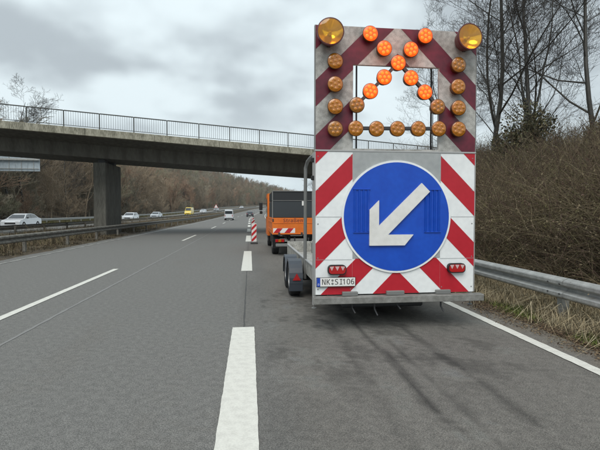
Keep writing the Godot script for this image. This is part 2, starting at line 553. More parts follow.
# ---------------------------------------------------------------- bridge
func bpt(X: float, off: float, y: float) -> Vector3:
	# a point of the bridge: X along it, off = metres behind its near face, y relative to the top of the edge beam at that X
	var D := 29.42 + .148 * X
	return Vector3(X - off * .146, 6.22 - .0505 * X + y, -(D + off * .989))

func bridge() -> void:
	var br := thing("road_bridge", "concrete road bridge with dark railing crossing over the motorway", "bridge", Vector3.ZERO)
	var xs := []
	var x := -46.0
	while x <= 30.01:
		xs.append(x); x += 4.0
	# box girder deck, swept along the bridge
	var prof := [Vector2(.35, -.42), Vector2(2.6, -.62), Vector2(2.85, -1.46), Vector2(6.6, -1.46), Vector2(6.85, -.62), Vector2(9.1, -.42), Vector2(9.1, -.05), Vector2(.35, -.05)]
	var b := MB.new()
	for i in xs.size() - 1:
		for k in prof.size():
			var p: Vector2 = prof[k]; var q: Vector2 = prof[(k + 1) % prof.size()]
			b.flat(bpt(xs[i], p.x, p.y), bpt(xs[i + 1], p.x, p.y), bpt(xs[i + 1], q.x, q.y), bpt(xs[i], q.x, q.y), bpt((xs[i] + xs[i + 1]) * .5, 3.5, -.5))
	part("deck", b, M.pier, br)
	# edge beams cast in lengths, with open joints
	for side in [0.0, 9.1]:
		for i in xs.size() - 1:
			var e := MB.new()
			var a0: float = xs[i] + .012; var a1: float = xs[i + 1] - .012
			var o0: float = side; var o1: float = side + .348
			var c: Vector3 = bpt((a0 + a1) * .5, o0 + .17, -.2)
			var ring := [Vector2(o0 + .02, 0.0), Vector2(o1, 0.0), Vector2(o1, -.44), Vector2(o0, -.44), Vector2(o0, -.02)]
			for k in ring.size():
				var p: Vector2 = ring[k]; var q: Vector2 = ring[(k + 1) % ring.size()]
				e.flat(bpt(a0, p.x, p.y), bpt(a1, p.x, p.y), bpt(a1, q.x, q.y), bpt(a0, q.x, q.y), c)
			for a in [a0, a1]:
				e.flat(bpt(a, o0, 0), bpt(a, o1, 0), bpt(a, o1, -.44), bpt(a, o0, -.44), c)
			part("edge_beam", e, M.edge_concrete, br)
	# railing: posts 2 m apart, two rails, thin balusters
	var t := 0
	x = -13.17 - 16 * 1.978
	while x < 29.0:
		var p := MB.new()
		for off in [.17]:
			p.tube([bpt(x, off, -.01), bpt(x, off, 1.0)], [.035], 6)
		part("railing_post", p, M.rail_paint, br)
		var r := MB.new()
		r.tube([bpt(x + .036, .17, .985), bpt(x + 1.978 - .036, .17, .985)], [.036], 6)
		part("handrail", r, M.rail_paint, br)
		var g := MB.new()
		g.tube([bpt(x + .036, .17, .11), bpt(x + 1.942, .17, .11)], [.018], 4)
		for k in range(1, 15):
			var bx := x + 1.978 * k / 15.0
			g.tube([bpt(bx, .17, .12), bpt(bx, .17, .96)], [.0085], 4, false)
		part("baluster_panel", g, M.rail_paint, br)
		var f := MB.new()
		f.tube([bpt(x, 9.28, -.01), bpt(x, 9.28, 1.0)], [.035], 4)
		f.tube([bpt(x, 9.28, .985), bpt(x + 1.978, 9.28, .985)], [.03], 4)
		part("far_railing", f, M.rail_paint, br)
		x += 1.978
		t += 1
	# pier in the median, on its bearings
	var pz := MB.new()
	var rot := Basis(Vector3.UP, -.03)
	pz.box(Vector3(.82, 5.3, 3.2), Vector3(-10.15, 2.33, -32.6), rot, .04)
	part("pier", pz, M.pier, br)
	for d in [-31.6, -33.6]:
		var q := MB.new(); q.box(Vector3(.45, .36, .5), Vector3(-10.15, 5.13, d), rot, .02)
		part("bearing", q, M.steel_dark, br)
	# abutment on the right, wing into the bank; far pier and abutment on the left
	var ab := MB.new(); ab.box(Vector3(1.6, 5.4, 8.6), Vector3(9.6, 1.6, -35.4), Basis(Vector3.UP, -.147), .05)
	part("abutment", ab, M.concrete, br)
	var ab2 := MB.new(); ab2.box(Vector3(1.6, 8.6, 8.6), Vector3(-31.0, 2.0, -29.5), Basis(Vector3.UP, -.147), .05)
	part("abutment", ab2, M.concrete, br)

# ---------------------------------------------------------------- guardrails
func w_beam(s: float, d0: float, d1: float, top: float, face: float, step: float) -> MB:
	# W profile, 0.31 m high, bulging towards `face`
	var pr := [Vector2(0, 0), Vector2(.045, .018), Vector2(.078, .034), Vector2(.085, .05), Vector2(.085, .092), Vector2(.076, .106), Vector2(.008, .138), Vector2(.0, .146), Vector2(.0, .164), Vector2(.008, .172), Vector2(.076, .204), Vector2(.085, .218), Vector2(.085, .26), Vector2(.078, .276), Vector2(.045, .292), Vector2(0, .31)]
	var b := MB.new()
	var D := d0
	while D < d1 - 1e-6:
		var E := minf(D + step, d1)
		for k in pr.size() - 1:
			var p: Vector2 = pr[k]; var q: Vector2 = pr[k + 1]
			var nn := Vector3((q.y - p.y) * face, -(q.x - p.x) * 1.0, 0).normalized()
			b.quad(rp(s + p.x * face, top - .31 + p.y, D), rp(s + p.x * face, top - .31 + p.y, E), rp(s + q.x * face, top - .31 + q.y, E), rp(s + q.x * face, top - .31 + q.y, D), nn)
			b.quad(rp(s + (p.x - .006) * face, top - .31 + p.y, D), rp(s + (p.x - .006) * face, top - .31 + p.y, E), rp(s + (q.x - .006) * face, top - .31 + q.y, E), rp(s + (q.x - .006) * face, top - .31 + q.y, D), -nn)
		D = E
	return b

func guardrail(label: String, s: float, face: float, top: float, d0: float, d1: float, m: Material, bolts: bool) -> void:
	var g := thing("guardrail", label, "guardrail")
	var D := d0
	while D < d1:
		# each length overlaps the next by a hand
		var b := w_beam(s, D + .004, D + 3.996, top, face, 4.2 if D < 70 else 2.0)
		part("beam", b, m, g)
		if D < 40.0: part("splice", w_beam(s + .007 * face, D - .19, D + .16, top + .001, face, .4), m, g)
		var p := MB.new()
		var at := rp(s - .075 * face, (top - .05) * .5 - .15, D)
		p.box(Vector3(.012, top + .26, .11), at + Vector3(.05 * face, 0, 0), Basis(), .002)
		p.box(Vector3(.10, top + .26, .006), at + Vector3(0, 0, .055), Basis(), .001)
		p.box(Vector3(.10, top + .26, .006), at + Vector3(0, 0, -.055), Basis(), .001)
		part("post", p, m, g)
		if bolts and D < 14.0:
			for q in [[-.05, .085], [-.05, .225], [.19, .085], [.19, .225]]:
				var bo := MB.new()
				var px := .092
				bo.lathe([Vector2(0, .012), Vector2(.011, .010), Vector2(.014, 0)], rp(s + px * face, top - .31 + q[1], D - .085 + q[0]), Vector3(face, 0, 0), 8)
				part("bolt", bo, M.steel_dark, g)
		D += 4.0

func guardrails() -> void:
	guardrail("grey galvanised guardrail at the foot of the bramble bank", 4.43, -1.0, .67, 1.76, 60.0, M.galv, true)
	guardrail("dark weathered guardrail along the near edge of the median", -8.68, 1.0, .76, 6.0, 420.0, M.weathered, false)
	guardrail("dark guardrail on the far side of the median, beside the oncoming lanes", -15.2, -1.0, .76, 14.0, 300.0, M.weathered, false)
	guardrail("pale guardrail along the grass below the wooded hillside", -27.2, 1.0, .75, 30.0, 300.0, M.galv, false)

# ---------------------------------------------------------------- the arrow-board trailer
func board_pt(x: float, y: float, proud: float) -> Vector3:
	# a point seen at (x, y) on the board's plane, brought `proud` metres towards the viewer along its sight line
	var k := (BD - proud) / BD
	return Vector3(x * k, 1.6 + (y - 1.6) * k, -(BD - proud))

func stripes(parent: Node, region: Array, m: Material, y: float, z: float) -> void:
	# 45-degree stripes, mirrored about the board's centre line, cut to each region
	var bands := [[3.752, 4.6], [2.998, 3.347], [2.24, 2.619], [1.542, 1.88], [.839, 1.177], [.05, .42], [-.68, -.30]]
	for reg in region:
		for bd in bands:
			for sgn in [-1.0, 1.0]:
				var L := 1.117
				# u measured from the centre line outwards; c = Y - (L - u)
				var poly := PackedVector2Array([Vector2(0, bd[0] + L), Vector2(L + .2, bd[0] - .2), Vector2(L + .2, bd[1] - .2), Vector2(0, bd[1] + L)])
				for i in poly.size(): poly[i].x *= sgn
				for out in Geometry2D.intersect_polygons(poly, reg):
					if out.size() < 3: continue
					var b := MB.new()
					b.slab(out, Vector3(CX, y, z), Vector3.RIGHT, Vector3.UP, Vector3(0, 0, .0022))
					part("red_stripe", b, m, parent)

func rect(x0: float, y0: float, x1: float, y1: float) -> PackedVector2Array:
	return PackedVector2Array([Vector2(x0, y0), Vector2(x1, y0), Vector2(x1, y1), Vector2(x0, y1)])

func pill(hx: float, hy: float, r: float) -> PackedVector2Array:
	var p := PackedVector2Array()
	for k in 4:
		for i in 6:
			var a := PI * .5 * (k + i / 5.0)
			p.append(Vector2((hx - r) * (1.0 if k == 0 or k == 3 else -1.0) + r * cos(a), (hy - r) * (1.0 if k < 2 else -1.0) + r * sin(a)))
	return p

func disc(cx: float, cy: float, r: float, k: int) -> PackedVector2Array:
	var p := PackedVector2Array()
	for i in k: p.append(Vector2(cx + r * cos(TAU * i / k), cy + r * sin(TAU * i / k)))
	return p

func wheel(parent: Node, at: Vector3, r: float, w: float, sd: float) -> void:
	var t := MB.new()
	t.lathe([Vector2(r * .58, -w * .5), Vector2(r * .9, -w * .5), Vector2(r, -w * .36), Vector2(r, w * .36), Vector2(r * .9, w * .5), Vector2(r * .58, w * .5)], at, Vector3(sd, 0, 0), 28, true)
	var wh := part("wheel", t, M.rubber, parent)
	var q := MB.new()
	q.lathe([Vector2(r * .6, w * .46), Vector2(r * .54, w * .46), Vector2(r * .5, w * .2), Vector2(r * .2, w * .25), Vector2(r * .16, w * .42), Vector2(0, w * .42)], at, Vector3(sd, 0, 0), 20, false)
	part("rim", q, M.rim, wh)

func lamp(parent: Node, x: float, y: float, lit: bool) -> void:
	var r := .103
	var p := board_pt(x, y, .085)
	var ax := Vector3(0, 0, 1)
	var h := MB.new()
	h.lathe([Vector2(r * .86, -.085), Vector2(r * .9, -.03), Vector2(r, -.022), Vector2(r * 1.02, -.006), Vector2(r * .96, 0)], p, ax, 28)
	var o := part("warning_lamp", h, M.amber_rim, parent)
	if lit: o.set_meta("label", "glowing orange lamp of the lit cross")
	var l := MB.new()
	l.lathe([Vector2(0, .012), Vector2(r * .5, .010), Vector2(r * .85, .004), Vector2(r * .96, -.002)], p, ax, 28, true)
	part("lamp_lens", l, M.amber_lit if lit else (M.amber if rng.randf() < .6 else M.amber_b), o)
	# the moulded rings of light-emitting domes
	var d := MB.new()
	var ph := rng.randf() * TAU
	for k in 7:
		var c := Vector3.ZERO if k == 6 else Vector3(cos(TAU * k / 6 + ph), sin(TAU * k / 6 + ph), 0) * r * .56
		d.lathe([Vector2(0, .006), Vector2(.012, .005), Vector2(.020, .002), Vector2(.024, -.004)], p + c + Vector3(0, 0, .009), ax, 10, true)
	part("lamp_domes", d, M.amber_lit_dot if lit else M.amber_dot, o)
	if lit:
		var ol := OmniLight3D.new()
		ol.name = "lamp_glow"
		ol.light_color = Color(1.0, .42, .1); ol.light_energy = .012; ol.light_size = .09; ol.omni_range = 12.0; ol.omni_attenuation = 2.0
		ol.shadow_enabled = true
		o.add_child(ol, true)
		ol.position = p + Vector3(0, 0, .13)

func bar(parent: Node, called: String, a: Vector3, b: Vector3, w: float, m: Material, bev := .004) -> MeshInstance3D:
	var d := b - a
	var z := d.normalized()
	var x := Vector3.UP.cross(z)
	if x.length() < .01: x = Vector3.RIGHT
	x = x.normalized()
	var bs := Basis(x, z.cross(x), z)
	var q := MB.new()
	q.box(Vector3(w, w, d.length()), (a + b) * .5, bs, bev)
	return part(called, q, m, parent)

func text(parent: Node, called: String, s: String, font: String, size: float, at: Vector3, m: Material, turn := 0.0, weight := 400) -> void:
	var f := SystemFont.new()
	f.font_names = PackedStringArray([font]); f.font_weight = weight
	var t := TextMesh.new()
	t.text = s; t.font = f; t.font_size = 32; t.pixel_size = size / 32.0; t.depth = .002; t.curve_step = 1.0
	var o := part(called, t, m, parent)
	o.position = at; o.rotation.y = turn

func warning_trailer() -> void:
	var T := thing("warning_trailer", "tall red and white striped warning board trailer with blue arrow disc and lit orange lamps", "trailer")
	var z := -BD
	var hw := 1.117
	var back := Vector3(0, 0, -.045)
	# lower board, carried on a frame
	var lo := MB.new()
	lo.box(Vector3(hw * 2, 1.925, .045), Vector3(CX, .485 + .9625, z - .0225), Basis(), .004)
	var low := part("lower_board", lo, M.white_film, T)
	var gp := MB.new()
	gp.box(Vector3(1.235, 1.435, .006), Vector3(CX + .005, .972 + .7175, z + .0032), Basis(), .001)
	part("backing_plate", gp, M.grey_plate, low)
	stripes(low, [rect(-hw, .487, -.616, 2.408), rect(.626, .487, hw, 2.408), rect(-.614, .487, 0, .968), rect(0, .487, .624, .968)], M.red_film, 0.0, z + .0005)
	# thin joints between the sheets of film
	for y in [.958, 1.535]:
		for sx in [-1, 1]:
			var j := MB.new(); j.box(Vector3(.49, .004, .0012), Vector3(CX + sx * .868, y, z + .0035))
			part("film_joint", j, M.grey_plate, low)
	for yy in [.56, .98, 1.44, 1.90, 2.34]:
		for sx in [-1.085, -.64, .65, 1.085]:
			if absf(sx) < .7 and yy < 2.2 and yy > .7: continue
			var sc := MB.new(); sc.lathe([Vector2(0, .004), Vector2(.006, .0035), Vector2(.009, 0)], Vector3(CX + sx, yy, z + .0028), Vector3(0, 0, 1), 8)
			part("screw", sc, M.alu_dark, low)
	# blue disc with its white rim, arrow and louvres
	var dc := MB.new()
	dc.slab(disc(0, 0, .765, 96), Vector3(CX, 1.535, z + .007), Vector3.RIGHT, Vector3.UP, Vector3(0, 0, .012))
	var ds := part("arrow_disc", dc, M.white_film, T)
	var db := MB.new()
	db.slab(disc(0, 0, .738, 96), Vector3(CX, 1.535, z + .0195), Vector3.RIGHT, Vector3.UP, Vector3(0, 0, .003))
	part("blue_face", db, M.blue_film, ds)
	var ap := PackedVector2Array()
	for q in [[2.343, 1.996], [2.459, 1.880], [1.870, 1.291], [2.229, 1.291], [2.105, 1.143], [1.610, 1.143], [1.610, 1.628], [1.741, 1.758], [1.741, 1.410]]:
		var w := board_pt(q[0], q[1], .05)
		ap.append(Vector2(w.x - CX, w.y - 1.535))
	# keep the shaft straight: the notch corners lie on its edges
	var ar := MB.new()
	ar.slab(ap, Vector3(CX, 1.535, z + .026), Vector3.RIGHT, Vector3.UP, Vector3(0, 0, .028))
	part("arrow", ar, M.arrow_white, ds)
	for grp in [[1.383, 1.604], [2.375, 2.600]]:
		for k in 4:
			var sx: float = lerpf(grp[0] + .02, grp[1] - .02, k / 3.0)
			var sl := MB.new()
			var bs := Basis(Vector3.UP, .5)
			sl.box(Vector3(.034, .56, .010), Vector3(sx, 1.615, z + .030), bs, .002)
			part("louvre", sl, M.blue_film, ds)
		for yy in [1.325, 1.905]:
			var cp := MB.new(); cp.box(Vector3(.235, .012, .014), Vector3((grp[0] + grp[1]) * .5, yy, z + .030), Basis(), .002)
			part("louvre_edge", cp, M.blue_film, ds)
	# upper frame: a striped ring round an open window
	var fr := MB.new()
	var y0 := 2.43; var y1 := 4.068; var wy0 := 2.452; var wy1 := 3.568; var wx0 := -.612; var wx1 := .588
	var zz := z - .0225
	fr.box(Vector3(hw + wx0, y1 - y0, .045), Vector3(CX + (-hw + wx0) * .5, (y0 + y1) * .5, zz))
	fr.box(Vector3(hw - wx1, y1 - y0, .045), Vector3(CX + (hw + wx1) * .5, (y0 + y1) * .5, zz))
	fr.box(Vector3(wx1 - wx0, y1 - wy1, .045), Vector3(CX + (wx0 + wx1) * .5, (y1 + wy1) * .5, zz))
	fr.box(Vector3(wx1 - wx0, wy0 - y0, .045), Vector3(CX + (wx0 + wx1) * .5, (y0 + wy0) * .5, zz))
	var up := part("upper_frame", fr, M.old_white, T)
	stripes(up, [rect(-hw, y0 + .003, wx0, y1 - .003), rect(wx1, y0 + .003, hw, y1 - .003), rect(wx0, wy1, 0, y1 - .003), rect(0, wy1, wx1, y1 - .003)], M.old_red, 0.0, z + .0005)
	var hin := MB.new()
	hin.box(Vector3(hw * 2 + .03, .022, .06), Vector3(CX, 2.419, z - .02), Basis(), .004)
	part("hinge_strip", hin, M.alu, T)
	for x in [-hw, hw]:
		for yy in [[y0, y1, M.alu_dark], [.487, 2.405, M.alu]]:
			var e := MB.new(); e.box(Vector3(.014, yy[1] - yy[0], .05), Vector3(CX + x + .0075 * signf(x), (yy[0] + yy[1]) * .5, z - .0222), Basis(), .002)
			part("edge_trim", e, yy[2], T)
	# bars of the window that carry the lamps
	var zb := .055
	var apex := board_pt(1.999, 3.616, zb)
	for q in [[1.429, 3.035], [2.564, 3.042]]:
		bar(T, "lamp_bar", apex, board_pt(q[0], q[1], zb), .045, M.steel_dark)
	bar(T, "lamp_bar", board_pt(1.40, 2.722, zb), board_pt(2.60, 2.742, zb), .045, M.steel_dark)
	for x in [1.47, 2.55]:
		bar(T, "inner_rod", Vector3(x, 2.40, z - .2), Vector3(x, 3.62, z - .2), .022, M.black)
	bar(T, "inner_rod", Vector3(2.585, 2.40, z - .22), Vector3(2.585, 3.60, z - .22), .012, M.alu_dark)
	for L in [[1.611, 3.989], [1.804, 3.803], [1.999, 3.616], [1.806, 3.418], [1.615, 3.225], [2.377, 3.995], [2.177, 3.804], [2.18, 3.421], [2.379, 3.235]]:
		lamp(T, L[0], L[1], true)
	for L in [[1.133, 3.606], [1.134, 3.302], [1.135, 3.007], [1.135, 2.711], [2.858, 3.624], [2.856, 3.325], [2.865, 3.035], [2.868, 2.744], [1.429, 3.035], [2.564, 3.042], [1.415, 2.722], [1.703, 2.723], [1.995, 2.730], [2.290, 2.736], [2.582, 2.743]]:
		lamp(T, L[0], L[1], false)
	# two large flashing lamps on the top corners: amber pane over a bright bowl
	for q in [[1.068, 3.992, Vector3(-.05, .0, 1)], [3.018, 4.012, Vector3(.05, .02, 1)]]:
		var ax: Vector3 = q[2].normalized()
		var p := board_pt(q[0], q[1], .19)
		var r := .168
		var h := MB.new()
		h.lathe([Vector2(.0, -.165), Vector2(r * .80, -.165), Vector2(r * .86, -.12), Vector2(r * .98, -.03), Vector2(r * 1.04, -.025), Vector2(r * 1.05, .004), Vector2(r * .97, .006)], p, ax, 36)
		var lm := part("flashing_lamp", h, M.lamp_body, T)
		var bw := MB.new()
		var pf := [Vector2(r * .97, .0)]
		for i in range(1, 8): pf.append(Vector2(r * .97 * (1.0 - i / 7.0), -.10 * (1.0 - pow(1.0 - i / 7.0, 2.0))))
		bw.lathe(pf, p, ax, 36, true)
		part("lamp_reflector", bw, M.reflector, lm)
		var bulb := MB.new()
		bulb.lathe([Vector2(.0, -.02), Vector2(.018, -.03), Vector2(.022, -.06), Vector2(.022, -.09)], p, ax, 12, true)
		part("lamp_bulb", bulb, M.amber_dot, lm)
		var pn := MB.new()
		pn.lathe([Vector2(0, .022), Vector2(r * .5, .018), Vector2(r * .97, .004)], p, ax, 36, true)
		part("lamp_pane", pn, M.amber_pane, lm)
		bar(lm, "bracket", p - ax * .15 + Vector3(0, -.1, 0), Vector3(p.x, p.y - .12, z + .002), .05, M.steel_dark)
	# rear beam under the board
	var bm := MB.new()
	bm.box(Vector3(2.37, .092, .05), Vector3(2.012, .425, z + .10), Basis(), .006)
	bm.box(Vector3(2.37, .012, .10), Vector3(2.012, .465, z + .05), Basis(), .003)
	part("rear_beam", bm, M.beam, T)
	for q in [[1.237, 1.45], [1.849, 2.099], [2.551, 2.76]]:
		var cl := MB.new(); cl.box(Vector3(q[1] - q[0], .056, .05), Vector3((q[0] + q[1]) * .5 - .01, .50, z + .03), Basis(), .006)
		part("clamp", cl, M.alu_dark, T)
	for q in [[1.37, .16], [1.68, .20], [2.62, .17], [2.0, .12]]:
		var hk := MB.new()
		hk.tube([Vector3(q[0], .40, z + .02), Vector3(q[0], .40 - q[1] * .6, z + .02), Vector3(q[0] + .03, .40 - q[1], z + .06)], [.012], 6)
		part("hook", hk, M.steel_dark, T)
	# tail lights
	for q in [1.155, 2.835]:
		var tl := MB.new(); tl.slab(pill(.125, .066, .05), Vector3(q, .826, z + .004), Vector3.RIGHT, Vector3.UP, Vector3(0, 0, .05))
		var tk := part("tail_light", tl, M.black, T)
		var a := MB.new(); a.slab(pill(.112, .052, .042), Vector3(q, .826, z + .05), Vector3.RIGHT, Vector3.UP, Vector3(0, 0, .011))
		part("lens", a, M.red_lens, tk)
		for e in [-.075, 0.0, .075]:
			var c := MB.new()
			c.slab(PackedVector2Array([Vector2(-.03, .045), Vector2(.03, .045), Vector2(0, -.012)]), Vector3(q + e, .828, z + .0615), Vector3.RIGHT, Vector3.UP, Vector3(0, 0, .003))
			part("clear_lens", c, M.pink_lens, tk)
	# number plate
	var pl := MB.new(); pl.box(Vector3(.535, .128, .006), Vector3(1.142, .662, z + .035), Basis(), .002)
	var plate := part("number_plate", pl, M.ink, T)
	var pw := MB.new(); pw.box(Vector3(.522, .114, .004), Vector3(1.142, .662, z + .0375), Basis(), .001)
	part("plate_face", pw, M.plate_white, plate)
	var pb := MB.new(); pb.box(Vector3(.045, .114, .002), Vector3(.9045, .662, z + .0408))
	part("blue_band", pb, M.plate_blue, plate)
	text(plate, "lettering", "NK", "Droid Sans Mono", .098, Vector3(1.005, .663, z + .041), M.ink, 0.0, 700)
	text(plate, "lettering", "SI", "Droid Sans Mono", .098, Vector3(1.178, .663, z + .041), M.ink, 0.0, 700)
	text(plate, "lettering", "106", "Droid Sans Mono", .098, Vector3(1.312, .663, z + .041), M.ink, 0.0, 700)
	text(plate, "country_letter", "D", "Droid Sans", .034, Vector3(.9045, .632, z + .0425), M.plate_white)
	for yy in [.684, .640]:
		var s := MB.new(); s.slab(disc(0, 0, .016, 16), Vector3(1.094, yy, z + .0397), Vector3.RIGHT, Vector3.UP, Vector3(0, 0, .001))
		part("seal", s, M.alu_dark, plate)
	var pbk := MB.new(); pbk.box(Vector3(.40, .10, .034), Vector3(1.142, .662, z + .0155), Basis(), .003)
	part("plate_holder", pbk, M.black, T)
	# platform: floor, sides, headboard
	var x0 := 1.05; var x1 := 2.93
	var zf := -12.0; var zr := z - .30
	var fl := MB.new(); fl.box(Vector3(x1 - x0 - .06, .05, zr - zf - .06), Vector3((x0 + x1) * .5, .47, (zf + zr) * .5), Basis(), .005)
	part("platform_floor", fl, M.bed, T)
	for x in [x0, x1]:
		var sd := MB.new(); sd.box(Vector3(.03, .24, zr - zf), Vector3(x, .565, (zf + zr) * .5), Basis(), .006)
		part("side_board", sd, M.bed, T)
		var tr := MB.new(); tr.box(Vector3(.055, .03, zr - zf), Vector3(x, .70, (zf + zr) * .5), Basis(), .006)
		part("side_rail", tr, M.alu, T)
		var ch := MB.new(); ch.box(Vector3(.07, .12, zr - zf - .1), Vector3(lerpf(x, CX, .22), .38, (zf + zr) * .5), Basis(), .006)
		part("chassis_rail", ch, M.steel_dark, T)
	var hb := MB.new(); hb.box(Vector3(x1 - x0 + .04, .36, .035), Vector3((x0 + x1) * .5, .60, zf), Basis(), .006)
	part("headboard", hb, M.bed, T)
	# uprights and stays that hold the board
	for x in [x0 - .02, x1 + .02]:
		var po := MB.new()
		po.tube([Vector3(x, .34, -8.1), Vector3(x, 2.42, -8.02), Vector3(x + (.02 if x < CX else -.02), 2.52, -7.9), Vector3(x + (.04 if x < CX else -.04), 2.56, -7.6), Vector3(x + (.06 if x < CX else -.06), 2.50, z - .07)], [.032], 10)
		part("upright", po, M.alu_dark, T)
	for x in [CX - hw - .005, CX + hw + .005]:
		bar(T, "side_post", Vector3(x, .33, z - .10), Vector3(x, 2.4, z - .10), .045, M.alu)
		var ft := MB.new(); ft.lathe([Vector2(.0, .0), Vector2(.035, .0), Vector2(.035, .012), Vector2(.012, .02), Vector2(.012, .06)], Vector3(x, .285, z - .10), Vector3.UP, 12)
		part("jack_foot", ft, M.alu_dark, T)
	for q in [[2.30, .05], [2.06, .05]]:
		var hg := MB.new(); hg.box(Vector3(.05, .06, q[1]), Vector3(CX - hw - .025, q[0], z - .09), Basis(), .008)
		part("hinge_block", hg, M.black, T)
	# wheels and mudguards
	for sx in [-1.0, 1.0]:
		for d in [-8.28, -9.12]:
			var wx = CX + sx * 1.145
			wheel(T, Vector3(wx, .33, d), .33, .21, sx)
			var fd := MB.new()
			var N := 14
			for i in N:
				var a0 := lerpf(-.38, PI + .1, float(i) / N); var a1 := lerpf(-.38, PI + .1, float(i + 1) / N)
				var R := .375
				for hh in [[R, 1.0], [R - .012, -1.0]]:
					var p0 := Vector3(wx - .125, .33 + sin(a0) * hh[0], d + cos(a0) * hh[0]); var p1 := Vector3(wx - .125, .33 + sin(a1) * hh[0], d + cos(a1) * hh[0])
					fd.quad(p0, p1, p1 + Vector3(.25, 0, 0), p0 + Vector3(.25, 0, 0), Vector3(0, sin((a0 + a1) * .5), cos((a0 + a1) * .5)) * hh[1])
				for xe in [-.125, .125]:
					var q0 := Vector3(wx + xe, .33 + sin(a0) * R, d + cos(a0) * R); var q1 := Vector3(wx + xe, .33 + sin(a1) * R, d + cos(a1) * R)
					var r0 := Vector3(wx + xe, .33 + sin(a0) * (R - .045), d + cos(a0) * (R - .045)); var r1 := Vector3(wx + xe, .33 + sin(a1) * (R - .045), d + cos(a1) * (R - .045))
					fd.quad(q0, q1, r1, r0, Vector3(signf(xe), 0, 0))
			# flap hanging behind the wheel
			if d > -8.5: fd.box(Vector3(.25, .16, .012), Vector3(wx, .215, d + .355), Basis(Vector3.RIGHT, .12), .003)
			var fm := part("mudguard", fd, M.fender, T)
			if d > -8.5:
				var rr := MB.new(); rr.slab(PackedVector2Array([Vector2(-.075, -.06), Vector2(.075, -.06), Vector2(.0, .07)]), Vector3(wx + .01, .40, d + .378), Vector3.RIGHT, Vector3.UP, Vector3(0, 0, .012))
				part("reflector", rr, M.red_lens, fm)
		var axl := MB.new()
		axl.tube([Vector3(CX, .33, -8.28), Vector3(CX + sx * 1.05, .33, -8.28)], [.045], 8)
		axl.tube([Vector3(CX, .33, -9.12), Vector3(CX + sx * 1.05, .33, -9.12)], [.045], 8)
		part("axle", axl, M.steel_dark, T)
	# drawbar to the lorry
	for x in [1.5, 2.47]:
		bar(T, "drawbar", Vector3(x, .40, zf), Vector3(CX, .45, -14.6), .09, M.steel_dark)
	var jw := MB.new(); jw.tube([Vector3(CX + .3, .1, -13.4), Vector3(CX + .3, .75, -13.4)], [.03], 8)
	jw.box(Vector3(.2, .02, .2), Vector3(CX + .3, .10, -13.4))
	jw.lathe([Vector2(0, -.03), Vector2(.1, -.03), Vector2(.1, .03), Vector2(0, .03)], Vector3(CX + .3, .1, -13.3), Vector3.RIGHT, 14)
	part("jockey_wheel", jw, M.steel_dark, T)
	# underfloor box, spare wheel and crossmembers, added to shade the road below
	var ub := MB.new(); ub.box(Vector3(1.25, .26, .75), Vector3(CX, .30, z - .95), Basis(), .02)
	part("added_shade_box", ub, M.steel_dark, T)
	for d in [-6.15, -7.4, -10.2, -11.2]:
		var cm := MB.new(); cm.box(Vector3(1.75, .10, .08), Vector3(CX, .38, d), Basis(), .006)
		part("crossmember", cm, M.steel_dark, T)
	var sp := MB.new(); sp.lathe([Vector2(.12, -.09), Vector2(.30, -.09), Vector2(.33, -.06), Vector2(.33, .06), Vector2(.30, .09), Vector2(.12, .09)], Vector3(CX, .33, -10.7), Vector3.UP, 24, true)
	part("spare_wheel", sp, M.rubber, T)
	# toolbox on the platform
	var tb := MB.new(); tb.box(Vector3(.9, .28, .5), Vector3(2.1, .635, -11.4), Basis(), .015)
	part("toolbox", tb, M.alu_dark, T)

